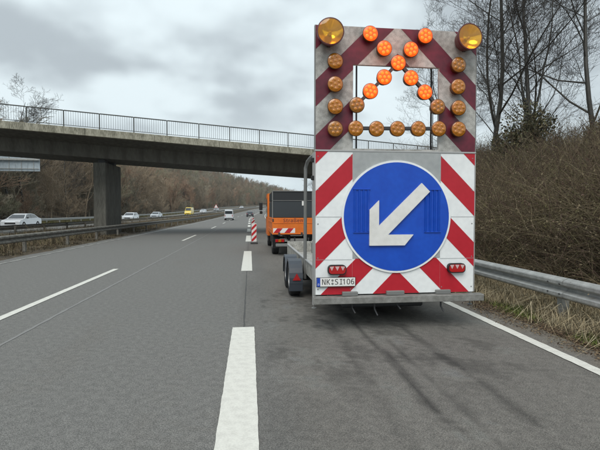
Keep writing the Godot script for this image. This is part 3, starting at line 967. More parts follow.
# ---------------------------------------------------------------- orange works lorry
func truck() -> void:
	var K := thing("works_truck", "orange road works truck with dark box panels, parked ahead of the trailer", "truck")
	var x0 := .80; var x1 := 2.95; var cx := (x0 + x1) * .5
	var zr := -15.7; var zc := -19.3; var zf := -21.4
	var fl := MB.new(); fl.box(Vector3(x1 - x0 - .02, .10, zr - zc - .04), Vector3(cx, .80, (zr + zc) * .5), Basis(), .01)
	part("load_floor", fl, M.steel_dark, K)
	for x in [x0, x1]:
		for k in 2:
			var a := lerpf(zr, zc, k * .5) - .02; var b := lerpf(zr, zc, k * .5 + .5) + .02
			var sd := MB.new(); sd.box(Vector3(.04, .60, a - b), Vector3(x + (.022 if x < cx else -.022), 1.08, (a + b) * .5), Basis(), .008)
			var so := part("side_panel", sd, M.orange, K)
			for yy in [.93, 1.23]:
				var rb := MB.new(); rb.box(Vector3(.014, .035, a - b - .08), Vector3(x + (-.004 if x < cx else .004), yy, (a + b) * .5), Basis(), .004)
				part("rib", rb, M.orange, so)
	var tg := MB.new(); tg.box(Vector3(x1 - x0 - .01, .60, .04), Vector3(cx, 1.08, zr), Basis(), .008)
	var tail := part("tailgate", tg, M.orange, K)
	for y in [1.20, .80]:
		var rb := MB.new(); rb.box(Vector3(x1 - x0 - .06, .022, .014), Vector3(cx, y, zr + .026), Basis(), .004)
		part("rib", rb, M.orange, tail)
	text(tail, "lettering", "Straßen", "Droid Sans", .19, Vector3(1.56, 1.29, zr + .0215), M.orange_ink, 0.0, 700)
	# hazard strip
	var hz := MB.new(); hz.box(Vector3(.80, .17, .004), Vector3(1.23, .925, zr + .0225))
	part("hazard_strip", hz, M.beacon_white, tail)
	for k in 2:
		var st := MB.new()
		var u := k * .40
		st.slab(PackedVector2Array([Vector2(u - .40, -.083), Vector2(u - .20, -.083), Vector2(u - .06, .083), Vector2(u - .26, .083)]), Vector3(1.24, .925, zr + .025), Vector3.RIGHT, Vector3.UP, Vector3(0, 0, .0025))
		part("red_bar", st, M.beacon_red, tail)
	for x in [x0 + .25, cx, x1 - .25]:
		var hi := MB.new(); hi.box(Vector3(.07, .12, .02), Vector3(x, .80, zr + .032), Basis(), .004)
		hi.tube([Vector3(x - .05, .755, zr + .03), Vector3(x + .05, .755, zr + .03)], [.014], 8)
		part("hinge", hi, M.steel_dark, tail)
	for x in [x0 + .5, x1 - .5]:
		var ho := MB.new(); ho.tube([Vector3(x, .68, zr - .02), Vector3(x, .60, zr - .1), Vector3(x + .2, .52, zr - .12), Vector3(cx, .5, zr - .05)], [.012], 6)
		part("air_hose", ho, M.black, K)
	for x in [x0 + .03, x1 - .03]:
		var lt := MB.new(); lt.box(Vector3(.05, .12, .05), Vector3(x, 1.30, zr + .01), Basis(), .01)
		part("latch", lt, M.steel_dark, K)
	# dark box above the sides: upper band, lower panel, pale frame
	var bxm := MB.new(); bxm.box(Vector3(2.05, .62, 2.6), Vector3(cx - .03, 1.70, zr - 1.55), Basis(), .01)
	var body := part("box_panel", bxm, M.screen, K)
	var tp := MB.new(); tp.box(Vector3(2.05, .33, 2.6), Vector3(cx - .03, 2.195, zr - 1.55), Basis(), .01)
	part("upper_band", tp, M.screen_top, body)
	var zt := zr - .24
	for q in [[Vector3(cx - .03, 2.021, zt), Vector3(2.07, .02, .02)], [Vector3(cx - .03, 2.368, zt), Vector3(2.09, .022, .03)], [Vector3(cx - .03 - 1.02, 1.86, zt), Vector3(.035, .99, .02)], [Vector3(2.30, 1.86, zt), Vector3(.04, .99, .02)]]:
		var fb := MB.new(); fb.box(q[1], q[0], Basis(), .004)
		part("frame_bar", fb, M.alu_dark, body)
	var stk := MB.new(); stk.box(Vector3(.085, .18, .004), Vector3(1.955, 1.93, zt + .0))
	part("sticker", stk, M.plate_white, body)
	# cab
	var cb := MB.new()
	var prof := PackedVector2Array([Vector2(0, .55), Vector2(2.0, .55), Vector2(2.05, 1.25), Vector2(1.55, 2.32), Vector2(1.35, 2.42), Vector2(0, 2.42)])
	cb.slab(prof, Vector3(x0 - .02, 0, zc - .06), Vector3(0, 0, -1), Vector3.UP, Vector3(x1 - x0 + .04, 0, 0))
	var cab := part("cab", cb, M.orange, K)
	for s in [[x0 - .02, -1.0], [x1 + .02, 1.0]]:
		var wn := MB.new()
		wn.slab(PackedVector2Array([Vector2(.35, 1.38), Vector2(1.78, 1.38), Vector2(1.42, 2.22), Vector2(.35, 2.22)]), Vector3(s[0], 0, zc - .06), Vector3(0, 0, -1), Vector3.UP, Vector3(.006 * s[1], 0, 0))
		part("side_window", wn, M.glass, cab)
		var mr := MB.new()
		mr.box(Vector3(.16, .36, .07), Vector3(s[0] + s[1] * .26, 1.87, zc - 1.6), Basis(), .03)
		mr.box(Vector3(.14, .14, .07), Vector3(s[0] + s[1] * .25, 1.58, zc - 1.6), Basis(), .03)
		var mo := part("mirror", mr, M.black, K)
		var ma := MB.new(); ma.tube([Vector3(s[0], 2.0, zc - 1.6), Vector3(s[0] + s[1] * .2, 2.02, zc - 1.6)], [.014], 6)
		part("mirror_arm", ma, M.black, mo)
	var ws := MB.new()
	ws.flat(Vector3(x0 + .1, 1.35, zc - .06 - 2.012), Vector3(x1 - .1, 1.35, zc - .06 - 2.012), Vector3(x1 - .15, 2.25, zc - .06 - 1.594), Vector3(x0 + .15, 2.25, zc - .06 - 1.594), Vector3(cx, 1.5, zc))
	part("windscreen", ws, M.glass, cab)
	for x in [cx - .55, cx + .55]:
		var bc := MB.new(); bc.lathe([Vector2(.07, 0), Vector2(.07, .1), Vector2(.05, .14), Vector2(0, .15)], Vector3(x, 2.425, zc - .7), Vector3.UP, 16)
		part("beacon_lamp", bc, M.amber, K)
	# chassis, lights, wheels
	for x in [cx - .42, cx + .42]:
		var ch := MB.new(); ch.box(Vector3(.08, .18, zr - zf - .5), Vector3(x, .64, (zr + zf) * .5 - .1), Basis(), .01)
		part("chassis_rail", ch, M.black, K)
	var bp := MB.new(); bp.box(Vector3(1.9, .11, .09), Vector3(cx, .40, zr + .02), Basis(), .012)
	part("underrun_bar", bp, M.alu_dark, K)
	for x in [x0 + .27, x1 - .27]:
		var tl := MB.new(); tl.box(Vector3(.36, .13, .06), Vector3(x, .56, zr + .03), Basis(), .012)
		var t := part("tail_light", tl, M.black, K)
		for e in [-.11, 0.0, .11]:
			var ln := MB.new(); ln.box(Vector3(.10, .10, .012), Vector3(x + e, .56, zr + .064), Basis(), .003)
			part("lens", ln, M.red_lens if e != 0.0 else M.amber, t)
	for x in [cx - .25, cx + .25]:
		bar(K, "bracket", Vector3(x, .66, zr - .05), Vector3(x, .42, zr), .05, M.black)
	for sx in [-1.0, 1.0]:
		for d in [zr - .85, zf + .75]:
			wheel(K, Vector3(cx + sx * .92, .39, d), .39, .25, sx)
		var fl2 := MB.new(); fl2.box(Vector3(.28, .30, .015), Vector3(cx + sx * .92, .40, zr - .40), Basis(), .004)
		part("mud_flap", fl2, M.black, K)
		var ax := MB.new(); ax.tube([Vector3(cx, .39, zr - .85), Vector3(cx + sx * .85, .39, zr - .85)], [.07], 8); ax.tube([Vector3(cx, .39, zf + .75), Vector3(cx + sx * .85, .39, zf + .75)], [.06], 8)
		part("axle", ax, M.black, K)
	var bx := MB.new(); bx.box(Vector3(.35, .35, .7), Vector3(x0 + .22, .55, zr - 2.1), Basis(), .03)
	part("side_box", bx, M.black, K)

# ---------------------------------------------------------------- traffic beacons
func beacons() -> void:
	var spots := [[.20, 22.0, "red and white striped beacon nearest the parked truck"], [.24, 33.5, "red and white striped beacon, second along the row past the truck"], [.28, 46.0, "red and white striped beacon at the far end of the row"]]
	for q in spots:
		var o := thing("traffic_beacon", q[2], "traffic beacon", Vector3(q[0], 0, -q[1]), 0.0, "beacons along the dashed line")
		var bs := MB.new(); bs.box(Vector3(.36, .10, .62), Vector3(0, .052, 0), Basis(), .03)
		part("foot", bs, M.base_grey, o)
		var bl := MB.new(); bl.slab(PackedVector2Array([Vector2(-.125, .10), Vector2(.125, .10), Vector2(.125, 1.0), Vector2(.10, 1.03), Vector2(-.10, 1.03), Vector2(-.125, 1.0)]), Vector3(0, 0, -.02), Vector3.RIGHT, Vector3.UP, Vector3(0, 0, .04))
		var bd := part("panel", bl, M.beacon_white, o)
		for k in 4:
			var y := .06 + k * .30
			for out in Geometry2D.intersect_polygons(PackedVector2Array([Vector2(-.123, y), Vector2(.123, y + .246), Vector2(.123, y + .396), Vector2(-.123, y + .15)]), rect(-.122, .12, .122, .99)):
				var st := MB.new(); st.slab(out, Vector3(0, 0, .0205), Vector3.RIGHT, Vector3.UP, Vector3(0, 0, .002))
				part("red_stripe", st, M.beacon_red, bd)

# ---------------------------------------------------------------- vehicles in traffic
func shell(prof: Array, hw: Callable) -> MB:
	# side profile swept across the width, narrower where hw(y) says so
	var b := MB.new()
	var poly := PackedVector2Array(prof)
	var idx := Geometry2D.triangulate_polygon(poly)
	for sg in [-1.0, 1.0]:
		for i in range(0, idx.size(), 3):
			var t := []
			for k in 3:
				var p := poly[idx[i + k]]
				t.append(Vector3(sg * hw.call(p.y), p.y, p.x))
			var nn := Vector3(sg, .15, 0).normalized()
			b.tri(t[0], t[1], t[2], nn, nn, nn)
	var cen := Vector3(0, .7, 0)
	for i in poly.size():
		var p := poly[i]; var q := poly[(i + 1) % poly.size()]
		var a := Vector3(-hw.call(p.y), p.y, p.x); var d := Vector3(hw.call(p.y), p.y, p.x)
		var e := Vector3(hw.call(q.y), q.y, q.x); var f := Vector3(-hw.call(q.y), q.y, q.x)
		b.flat(a, d, e, f, cen)
	return b

func vehicle(called: String, label: String, category: String, at: Vector3, turn: float, kind: String, paint: Material, group := "", sc := 1.0) -> void:
	# +z is the vehicle's tail, -z its nose
	var o := thing(called, label, category, at, turn, group)
	o.scale = Vector3.ONE * sc
	var L := 4.5; var W := .9; var H := 1.46; var wr := .32
	var prof := []
	var side := []
	var front := []
	var rear := []
	var hw: Callable
	if kind == "car":
		prof = [Vector2(-2.25, .22), Vector2(2.2, .24), Vector2(2.27, .55), Vector2(2.2, .92), Vector2(1.75, 1.0), Vector2(1.15, 1.38), Vector2(.5, 1.46), Vector2(-.15, 1.44), Vector2(-.55, 1.32), Vector2(-1.15, .95), Vector2(-2.0, .78), Vector2(-2.25, .62)]
		side = [PackedVector2Array([Vector2(-1.0, .97), Vector2(.15, .99), Vector2(.15, 1.37), Vector2(-.12, 1.37), Vector2(-.5, 1.28)]), PackedVector2Array([Vector2(.22, .99), Vector2(1.5, 1.03), Vector2(1.05, 1.33), Vector2(.5, 1.39), Vector2(.22, 1.385)])]
		hw = func(y): return .88 if y < .9 else lerpf(.88, .62, clampf((y - .9) / .55, 0.0, 1.0))
		front = [-1.13, .97, -.57, 1.31]; rear = [1.72, 1.03, 1.18, 1.36]
	elif kind == "estate":
		prof = [Vector2(-2.3, .22), Vector2(2.25, .24), Vector2(2.32, .6), Vector2(2.25, .95), Vector2(1.95, 1.40), Vector2(1.6, 1.47), Vector2(-.1, 1.46), Vector2(-.5, 1.34), Vector2(-1.15, .97), Vector2(-2.05, .80), Vector2(-2.3, .62)]
		side = [PackedVector2Array([Vector2(-1.0, .99), Vector2(.15, 1.0), Vector2(.15, 1.38), Vector2(-.1, 1.38), Vector2(-.48, 1.29)]), PackedVector2Array([Vector2(.22, 1.0), Vector2(1.95, 1.03), Vector2(1.75, 1.36), Vector2(.22, 1.385)])]
		hw = func(y): return .9 if y < .92 else lerpf(.9, .66, clampf((y - .92) / .55, 0.0, 1.0))
		front = [-1.13, .99, -.52, 1.33]; rear = [2.22, 1.0, 2.0, 1.36]
	else:
		L = 5.4; W = .98; wr = .35
		prof = [Vector2(-2.7, .3), Vector2(2.65, .32), Vector2(2.7, .7), Vector2(2.62, 2.25), Vector2(2.45, 2.42), Vector2(-.9, 2.42), Vector2(-1.25, 2.28), Vector2(-1.95, 1.35), Vector2(-2.6, 1.05), Vector2(-2.72, .7)]
		side = [PackedVector2Array([Vector2(-1.75, 1.38), Vector2(-.75, 1.38), Vector2(-.75, 2.05), Vector2(-1.3, 2.05)])]
		hw = func(y): return .97 if y < 1.2 else lerpf(.97, .84, clampf((y - 1.2) / 1.2, 0.0, 1.0))
		front = [-1.93, 1.40, -1.30, 2.22]; rear = [2.665, 1.45, 2.63, 2.1]
	part("body", shell(prof, hw), paint, o)
	for sg in [-1.0, 1.0]:
		for pl in side:
			var b := MB.new()
			var idx := Geometry2D.triangulate_polygon(pl)
			for i in range(0, idx.size(), 3):
				var t := []
				for k in 3:
					var p: Vector2 = pl[idx[i + k]]
					t.append(Vector3(sg * (hw.call(p.y) + .022), p.y, p.x))
				var nn := Vector3(sg, .3, 0).normalized()
				b.tri(t[0], t[1], t[2], nn, nn, nn)
			part("side_window", b, M.glass, o)
	var k := 0
	for wq in [front, rear]:
		var b := MB.new()
		var off := -.02 if k == 0 else .02
		var w0: float = hw.call(wq[1]) - .1; var w1: float = hw.call(wq[3]) - .08
		b.flat(Vector3(-w0, wq[1] + .012, wq[0] + off), Vector3(w0, wq[1] + .012, wq[0] + off), Vector3(w1, wq[3] + .012, wq[2] + off), Vector3(-w1, wq[3] + .012, wq[2] + off), Vector3(0, .8, 0))
		part("windscreen" if k == 0 else "rear_window", b, M.glass, o)
		k += 1
	var zn: float = prof[0].x; var zt: float = prof[2].x
	for sg in [-1.0, 1.0]:
		var hl := MB.new(); hl.box(Vector3(.34, .13, .12), Vector3(sg * (W - .26), .66 if kind != "van" else .86, zn + .06), Basis(), .03)
		part("headlight", hl, M.head, o)
		var tl := MB.new(); tl.box(Vector3(.20 if kind != "van" else .12, .16 if kind != "van" else .45, .08), Vector3(sg * (W - .17), .80 if kind != "van" else 1.05, zt - .02), Basis(), .02)
		part("tail_light", tl, M.red_lens, o)
		for d in [zn + .85, zt - .85]:
			wheel(o, Vector3(sg * (W - .10), wr, d), wr, .22, sg)
		var mr := MB.new(); mr.box(Vector3(.18, .13, .09), Vector3(sg * (W + .10), 1.02 if kind != "van" else 1.5, front[0] + .22), Basis(), .03)
		part("mirror", mr, M.black, o)
	var bp := MB.new(); bp.box(Vector3(W * 1.85, .22, .06), Vector3(0, .38, zt + .0), Basis(), .02)
	part("bumper", bp, M.black, o)
	var np := MB.new(); np.box(Vector3(.52, .11, .02), Vector3(0, .62 if kind != "van" else .75, zt + .03), Basis(), .002)
	part("number_plate", np, M.plate_white, o)
	var gr := MB.new(); gr.box(Vector3(W * 1.1, .16, .05), Vector3(0, .48, zn - .0), Basis(), .02)
	part("grille", gr, M.black, o)

func traffic() -> void:
	var white := glossy(Color(.62, .65, .68), .3)
	var silver := glossy(Color(.42, .46, .50), .28)
	var dark := glossy(Color(.025, .03, .04), .25)
	var yellow := glossy(Color(.72, .52, .015), .35)
	var grey := glossy(Color(.22, .23, .24), .3)
	# our side: tails towards the camera
	vehicle("delivery_van", "white panel van driving away in the left lane", "van", rp(-3.95, 0, 84.0), heading(84.0), "van", white, "", .82)
	vehicle("passenger_car", "small dark car driving away far down the road", "car", rp(-.55, 0, 118.0), heading(118.0), "car", dark)
	# oncoming: noses towards the camera
	var q := [["passenger_car", "pale silver car oncoming beyond the median, left of the bridge pier", "car", -23.3, 47.5, "car", white],
		["passenger_car", "pale silver car oncoming beside the bridge pier", "car", -21.9, 83.0, "estate", white],
		["passenger_car", "grey car oncoming between the pale car and the yellow van", "car", -21.9, 104.0, "car", silver],
		["delivery_van", "bright yellow van oncoming on the far carriageway", "van", -20.3, 139.0, "van", yellow],
		["passenger_car", "white car oncoming right behind the yellow van", "car", -21.5, 172.0, "estate", white],
		["passenger_car", "grey car oncoming, second behind the yellow van", "car", -21.8, 205.0, "car", grey],
		["passenger_car", "white car oncoming, farthest down the opposite carriageway", "car", -18.2, 262.0, "car", white]]
	for v in q:
		vehicle(v[0], v[1], v[2], rp(v[3], .0, v[4]), heading(v[4]) + PI, v[5], v[6])

# ---------------------------------------------------------------- signs
func signs() -> void:
	# gantry over the oncoming carriageway, seen from behind
	var g := thing("sign_gantry", "pale grey back of an overhead road sign beneath the bridge", "road sign", Vector3(0, 0, -52.0))
	for x in [-29.3]:
		bar(g, "post", Vector3(x, -.2, 0), Vector3(x, 9.2, 0), .32, M.galv, .02)
	bar(g, "beam", Vector3(-29.3, 7.5, -.1), Vector3(-23.6, 7.5, -.1), .22, M.galv, .02)
	var pm := film(Color(.30, .36, .40), Color(.44, .50, .54), 99, .0)
	for k in 4:
		var b := MB.new()
		b.box(Vector3(1.28, 2.3, .04), Vector3(-23.6 - .66 - k * 1.3, 7.35, -.28), Basis(), .006)
		part("panel", b, pm, g)
		var r := MB.new()
		r.box(Vector3(.06, 2.2, .06), Vector3(-23.6 - .66 - k * 1.3, 7.35, -.228), Basis(), .004)
		part("stiffener", r, M.galv, g)
	for y in [6.5, 8.2]:
		bar(g, "cross_rail", Vector3(-28.7, y, -.17), Vector3(-23.7, y, -.17), .06, M.galv)
	# small warning triangle in the median
	var t := thing("warning_sign", "white triangular warning sign on a post in the median", "road sign", rp(-15.0 + 1.3, 0, 152.0), heading(152.0))
	var p := MB.new(); p.tube([Vector3(0, -.1, 0), Vector3(0, 2.6, 0)], [.05], 8)
	part("post", p, M.galv, t)
	var tri := MB.new(); tri.slab(PackedVector2Array([Vector2(-.75, 0), Vector2(.75, 0), Vector2(0, 1.3)]), Vector3(0, 2.2, .06), Vector3.RIGHT, Vector3.UP, Vector3(0, 0, .02))
	part("panel", tri, M.beacon_red, t)
	var tw := MB.new(); tw.slab(PackedVector2Array([Vector2(-.60, .08), Vector2(.60, .08), Vector2(0, 1.12)]), Vector3(0, 2.2, .0805), Vector3.RIGHT, Vector3.UP, Vector3(0, 0, .004))
	part("face", tw, M.beacon_white, t)

# ---------------------------------------------------------------- vegetation
func grow(wood: MB, twigs: MB, p: Vector3, dir: Vector3, len: float, r: float, level: int, cfg: Dictionary, rg: RandomNumberGenerator) -> void:
	var segs: int = 10 if level == 0 else (5 if level == 1 else (4 if level == 2 else 3))
	var pts := [p]; var rad := [r]
	var dirs := [dir]
	var d := dir
	var tip: float = r * (.14 if level == 0 else .3)
	var bend: float = cfg.bend * (.5 if level == 0 else 1.0)
	for i in segs:
		d = (d + Vector3(rg.randf_range(-1, 1), rg.randf_range(-.6, 1) * .7 + cfg.lift * (.5 if level > 0 else .3), rg.randf_range(-1, 1)) * bend).normalized()
		pts.append(pts[i] + d * len / segs)
		rad.append(maxf(lerpf(r, tip, (i + 1.0) / segs), cfg.rmin))
		dirs.append(d)
	var sides: int = 8 if level == 0 else (5 if level == 1 else 3)
	(wood if level < 2 else twigs).tube(pts, rad, sides, false)
	if level >= cfg.levels: return
	var cnt: int = cfg.kids[level]
	for k in cnt:
		var t0: float = cfg.first if level == 0 else .18
		var t := lerpf(t0, .99, (k + rg.randf()) / cnt)
		var fi := t * segs
		var i := mini(int(fi), segs - 1)
		var at: Vector3 = pts[i].lerp(pts[i + 1], fi - i)
		var ax: Vector3 = dirs[i + 1]
		var side := ax.cross(Vector3(rg.randf_range(-1, 1), rg.randf_range(-1, 1), rg.randf_range(-1, 1))).normalized()
		var ang: float = rg.randf_range(cfg.amin, cfg.amax)
		var nd := (ax * cos(ang) + side * sin(ang)).normalized()
		if nd.y < -.25: nd.y *= -.4
		var nl: float = len * cfg.ratio[level] * (1.15 - .55 * t) * rg.randf_range(.7, 1.25)
		var nr: float = maxf(lerpf(r, tip, t) * rg.randf_range(.26, .5), cfg.rmin)
		grow(wood, twigs, at, nd.normalized(), nl, nr, level + 1, cfg, rg)

func tree_mesh(sd: int, h: float, r: float, cfg: Dictionary, lean := Vector3.ZERO) -> Array:
	var rg := RandomNumberGenerator.new(); rg.seed = sd
	var w := MB.new(); var t := MB.new()
	grow(w, t, Vector3(0, -.3, 0), (Vector3.UP + lean).normalized(), h, r, 0, cfg, rg)
	return [w.mesh(), t.mesh()]

func bare_tree(meshes: Array, at: Vector3, turn: float, sc: float, label: String, group: String) -> void:
	var o := thing("bare_tree", label, "tree", at, turn, group)
	o.scale = Vector3.ONE * sc
	part("trunk", meshes[0], M.bark, o)
	part("crown", meshes[1], M.twig, o)

func multi(called: String, label: String, category: String, mesh: Mesh, m: Material, xf: Array, cols: Array) -> void:
	var mm := MultiMesh.new()
	mm.transform_format = MultiMesh.TRANSFORM_3D
	mm.use_colors = cols.size() > 0
	mm.mesh = mesh
	mm.instance_count = xf.size()
	for i in xf.size():
		mm.set_instance_transform(i, xf[i])
		if cols.size() > 0: mm.set_instance_color(i, cols[i])
	var o := MultiMeshInstance3D.new()
	o.name = numbered(called); o.multimesh = mm; o.material_override = m
	add_child(o)
	tag(o, label, category)
	o.set_meta("kind", "stuff")

# a tangle of arching canes about 1.3 m across, several tones
func bramble(sd: int, n: int, h: float, tones: Array) -> Mesh:
	var rg := RandomNumberGenerator.new(); rg.seed = sd
	var b := MB.new()
	for i in n:
		b.col = tones[rg.randi() % tones.size()] * rg.randf_range(.6, 1.3)
		var p := Vector3(rg.randf_range(-.6, .6), -.1, rg.randf_range(-.6, .6))
		if rg.randf() < .7: p.y = rg.randf_range(.05, h * .8)
		var d := Vector3(rg.randf_range(-.6, .6), rg.randf_range(.45, 1.0), rg.randf_range(-.6, .6)).normalized()
		var len := rg.randf_range(.2, .75) * h
		var pts := [p]
		var q := p
		for k in 4:
			d = (d + Vector3(rg.randf_range(-.35, .35), -.22 + rg.randf_range(-.25, .25), rg.randf_range(-.35, .35))).normalized()
			q += d * len / 4.0
			pts.append(q)
		var r := rg.randf_range(.0016, .0038)
		b.tube(pts, [r, r, r * .85, r * .7, r * .4], 3, false)
		# a dead leaf or two hanging on the cane
		for k in 2:
			var at: Vector3 = pts[1 + rg.randi() % 4] + Vector3(rg.randfn(), rg.randfn(), rg.randfn()) * .02
			var u := Vector3(rg.randfn(), rg.randfn(), rg.randfn()).normalized() * rg.randf_range(.008, .02)
			var w := u.cross(Vector3(rg.randfn(), rg.randfn(), rg.randfn())).normalized() * u.length() * .6
			b.quad(at - u, at + w, at + u, at - w, u.cross(w).normalized())
	return b.mesh()

func grass_tuft(sd: int, n: int, h: float, w: float, spread: float, tones: Array) -> Mesh:
	var rg := RandomNumberGenerator.new(); rg.seed = sd
	var b := MB.new()
	for i in n:
		b.col = tones[rg.randi() % tones.size()] * rg.randf_range(.65, 1.3)
		var p := Vector3(rg.randfn(0, spread), -.02, rg.randfn(0, spread))
		var a := rg.randf() * TAU
		var out := Vector3(cos(a), 0, sin(a))
		var sd2 := Vector3(-sin(a), 0, cos(a)) * w * rg.randf_range(.6, 1.2)
		var hh := h * rg.randf_range(.45, 1.15)
		var lean := rg.randf_range(.1, 1.0) if rg.randf() < .6 else rg.randf_range(1.0, 2.2)
		var p1 := p + Vector3.UP * hh * .55 + out * hh * .25 * lean
		var p2 := p + Vector3.UP * hh * (1.0 - .42 * lean) + out * hh * .75 * lean
		var nn := (out + Vector3.UP * .8).normalized()
		b.quad(p - sd2, p + sd2, p1 + sd2 * .8, p1 - sd2 * .8, nn)
		b.tri(p1 - sd2 * .8, p1 + sd2 * .8, p2, nn, nn, nn)
	return b.mesh()

func leaf_bush(sd: int, r: float, h: float, n: int, tones: Array) -> Array:
	var rg := RandomNumberGenerator.new(); rg.seed = sd
	var lv := MB.new(); var tw := MB.new()
	var lobes := []
	for i in 16:
		var a := rg.randf() * TAU
		var y := rg.randf()
		var rr := r * sqrt(rg.randf()) * (1.0 - .65 * y)
		lobes.append([Vector3(cos(a) * rr, y * h * .85, sin(a) * rr), rg.randf_range(.28, .5) * r])
		tw.tube([Vector3(0, -.2, 0), Vector3(cos(a) * rr * .4, y * h * .5, sin(a) * rr * .4), lobes[i][0]], [.03, .02, .008], 4, false)
	for i in n:
		var L: Array = lobes[rg.randi() % lobes.size()]
		var d := Vector3(rg.randfn(), rg.randfn(), rg.randfn()).normalized()
		var p: Vector3 = L[0] + d * L[1] * pow(rg.randf(), .4) * (1.25 if rg.randf() < .12 else 1.0)
		if p.y < -.1: continue
		lv.col = tones[rg.randi() % tones.size()] * rg.randf_range(.55, 1.35)
		var u := Vector3(rg.randfn(), rg.randfn(), rg.randfn()).normalized()
		var w := u.cross(Vector3(rg.randfn(), rg.randfn(), rg.randfn())).normalized()
		var s := rg.randf_range(.022, .05)
		var nn := u.cross(w)
		lv.quad(p - u * s, p + w * s * .55, p + u * s, p - w * s * .55, nn)
		if i % 5 == 0:
			tw.tube([p, p + d * rg.randf_range(.1, .35) + Vector3(0, .1, 0)], [.004, .002], 3, false)
	return [lv.mesh(), tw.mesh()]

func ground_at(s: float, D: float) -> Vector3:
	return rp(s, land(s, D), D)

func vegetation() -> void:
	var rg := RandomNumberGenerator.new(); rg.seed = 101
	# --- the trees that stand on the bank
	var cfg := {"levels": 4, "kids": [16, 7, 7, 4], "ratio": [.36, .52, .55, .55], "first": .18, "amin": .5, "amax": 1.2, "bend": .26, "lift": .28, "rmin": .0038}
	var A := tree_mesh(201, 13.5, .115, cfg, Vector3(.01, 0, 0))
	var cfg2: Dictionary = cfg.duplicate(); cfg2.first = .12; cfg2.kids = [14, 7, 7, 4]; cfg2.amax = .9; cfg2.amin = .3
	var B := tree_mesh(202, 12.5, .105, cfg2, Vector3(.03, 0, 0))
	var C := tree_mesh(203, 11.0, .068, cfg, Vector3(-.12, 0, .05))
	var grp := "bare trees on the bank above the guardrail"
	bare_tree(A, ground_at(10.0, 17.0), 0.3, 1.0, "tall bare tree rising just beside the striped board", grp)
	bare_tree(C, ground_at(10.35, 17.1), 2.1, 1.1, "slender bare tree close beside the tall one at the board", grp)
	bare_tree(B, ground_at(11.0, 15.5), 1.0, 1.05, "bare tree forking low above the ivy covered bush", grp)
	bare_tree(C, ground_at(10.6, 16.2), 4.4, .95, "thin leaning bare tree growing out of the ivy covered bush", grp)
	bare_tree(A, ground_at(12.2, 14.0), 3.7, .95, "bare tree standing behind the second rounded bush", grp)
	bare_tree(B, ground_at(17.5, 25.5), 2.6, 1.0, "bare tree set far back on the bank, partly hidden by the striped board", grp)
	bare_tree(C, ground_at(11.6, 24.0), .8, .8, "small bare tree near the bridge end, seen through the board's window", grp)
	bare_tree(C, ground_at(9.6, 62.0), 1.8, .7, "small bare tree beyond the bridge above the orange truck", grp)
	# --- rounded evergreen bushes among the brambles
	var ol := [Color(.085, .082, .035), Color(.06, .062, .025), Color(.12, .105, .05), Color(.10, .075, .04)]
	var bu := leaf_bush(301, 1.25, 2.5, 15000, ol)
	var q := 0
	for s in [[9.7, 14.2, 1.25, "rounded olive ivy bush round the foot of the forking tree"], [10.6, 12.1, 1.1, "rounded olive bush on the bank, farther from the board"], [9.6, 16.6, .62, "low olive bush at the foot of the tallest bare tree"]]:
		var o := thing("evergreen_bush", s[3], "bush", ground_at(s[0], s[1]), q * 2.2)
		o.scale = Vector3.ONE * s[2]
		part("foliage", bu[0], M.leaf, o)
		part("stems", bu[1], M.twig, o)
		q += 1
	# --- bramble bank
	var tones := [Color(.135, .10, .065), Color(.17, .13, .08), Color(.105, .08, .053), Color(.30, .25, .155), Color(.15, .135, .062), Color(.13, .085, .065), Color(.20, .165, .10)]
	var vs := [bramble(401, 170, 1.35, tones), bramble(402, 170, 1.1, tones), bramble(403, 150, 1.6, tones)]
	var lists := [[], [], []]
	for i in 2600:
		var s := rg.randf_range(5.75, 14.0)
		var ratio := rg.randf_range(.30, 1.35)
		var D := s / ratio
		if D > 27.0 or D < 3.0: continue
		var k := rg.randi() % 3
		var bs := Basis(Vector3.UP, rg.randf() * TAU).scaled(Vector3.ONE * rg.randf_range(.7, 1.35))
		lists[k].append(Transform3D(bs, ground_at(s, D)))
	for k in 3:
		multi("brambles", "brown tangle of brambles and dead stalks covering the bank", "brambles", vs[k], M.plant, lists[k], [])
	# pale dead stalks between them
	var st := bramble(404, 26, 1.7, [Color(.30, .24, .14), Color(.24, .19, .11), Color(.34, .29, .19)])
	var sl := []
	for i in 420:
		var s := rg.randf_range(5.9, 11.0)
		var D := s / rg.randf_range(.4, 1.2)
		sl.append(Transform3D(Basis(Vector3.UP, rg.randf() * TAU).scaled(Vector3.ONE * rg.randf_range(.6, 1.1)), ground_at(s, D)))
	multi("dead_stalks", "pale dry stalks standing in the brambles", "stalks", st, M.plant, sl, [])
	# --- dry grass along the guardrail
	var dry := [Color(.46, .39, .25), Color(.38, .31, .19), Color(.55, .48, .33), Color(.28, .23, .14)]
	var green := [Color(.12, .17, .035), Color(.16, .20, .05), Color(.20, .19, .07)]
	var tuft := [grass_tuft(501, 55, .50, .0035, .13, dry), grass_tuft(502, 55, .38, .003, .15, dry)]
	var tl := [[], []]
	for i in 2600:
		var s := 4.40 + absf(rg.randfn(0, .65))
		var D := rg.randf_range(2.0, 22.0)
		if s > 6.0 or (s < 4.6 and rg.randf() < .6): continue
		if nz2.get_noise_2d(s * 2.0, D * 1.3) < -.22: continue
		tl[i % 2].append(Transform3D(Basis(Vector3.UP, rg.randf() * TAU).scaled(Vector3.ONE * rg.randf_range(.4, 1.35)), ground_at(s, D)))
	for k in 2:
		multi("dry_grass", "pale dry grass growing under the guardrail", "grass", tuft[k], M.plant, tl[k], [])
	var gt := grass_tuft(503, 70, .16, .004, .09, green)
	var gl := []
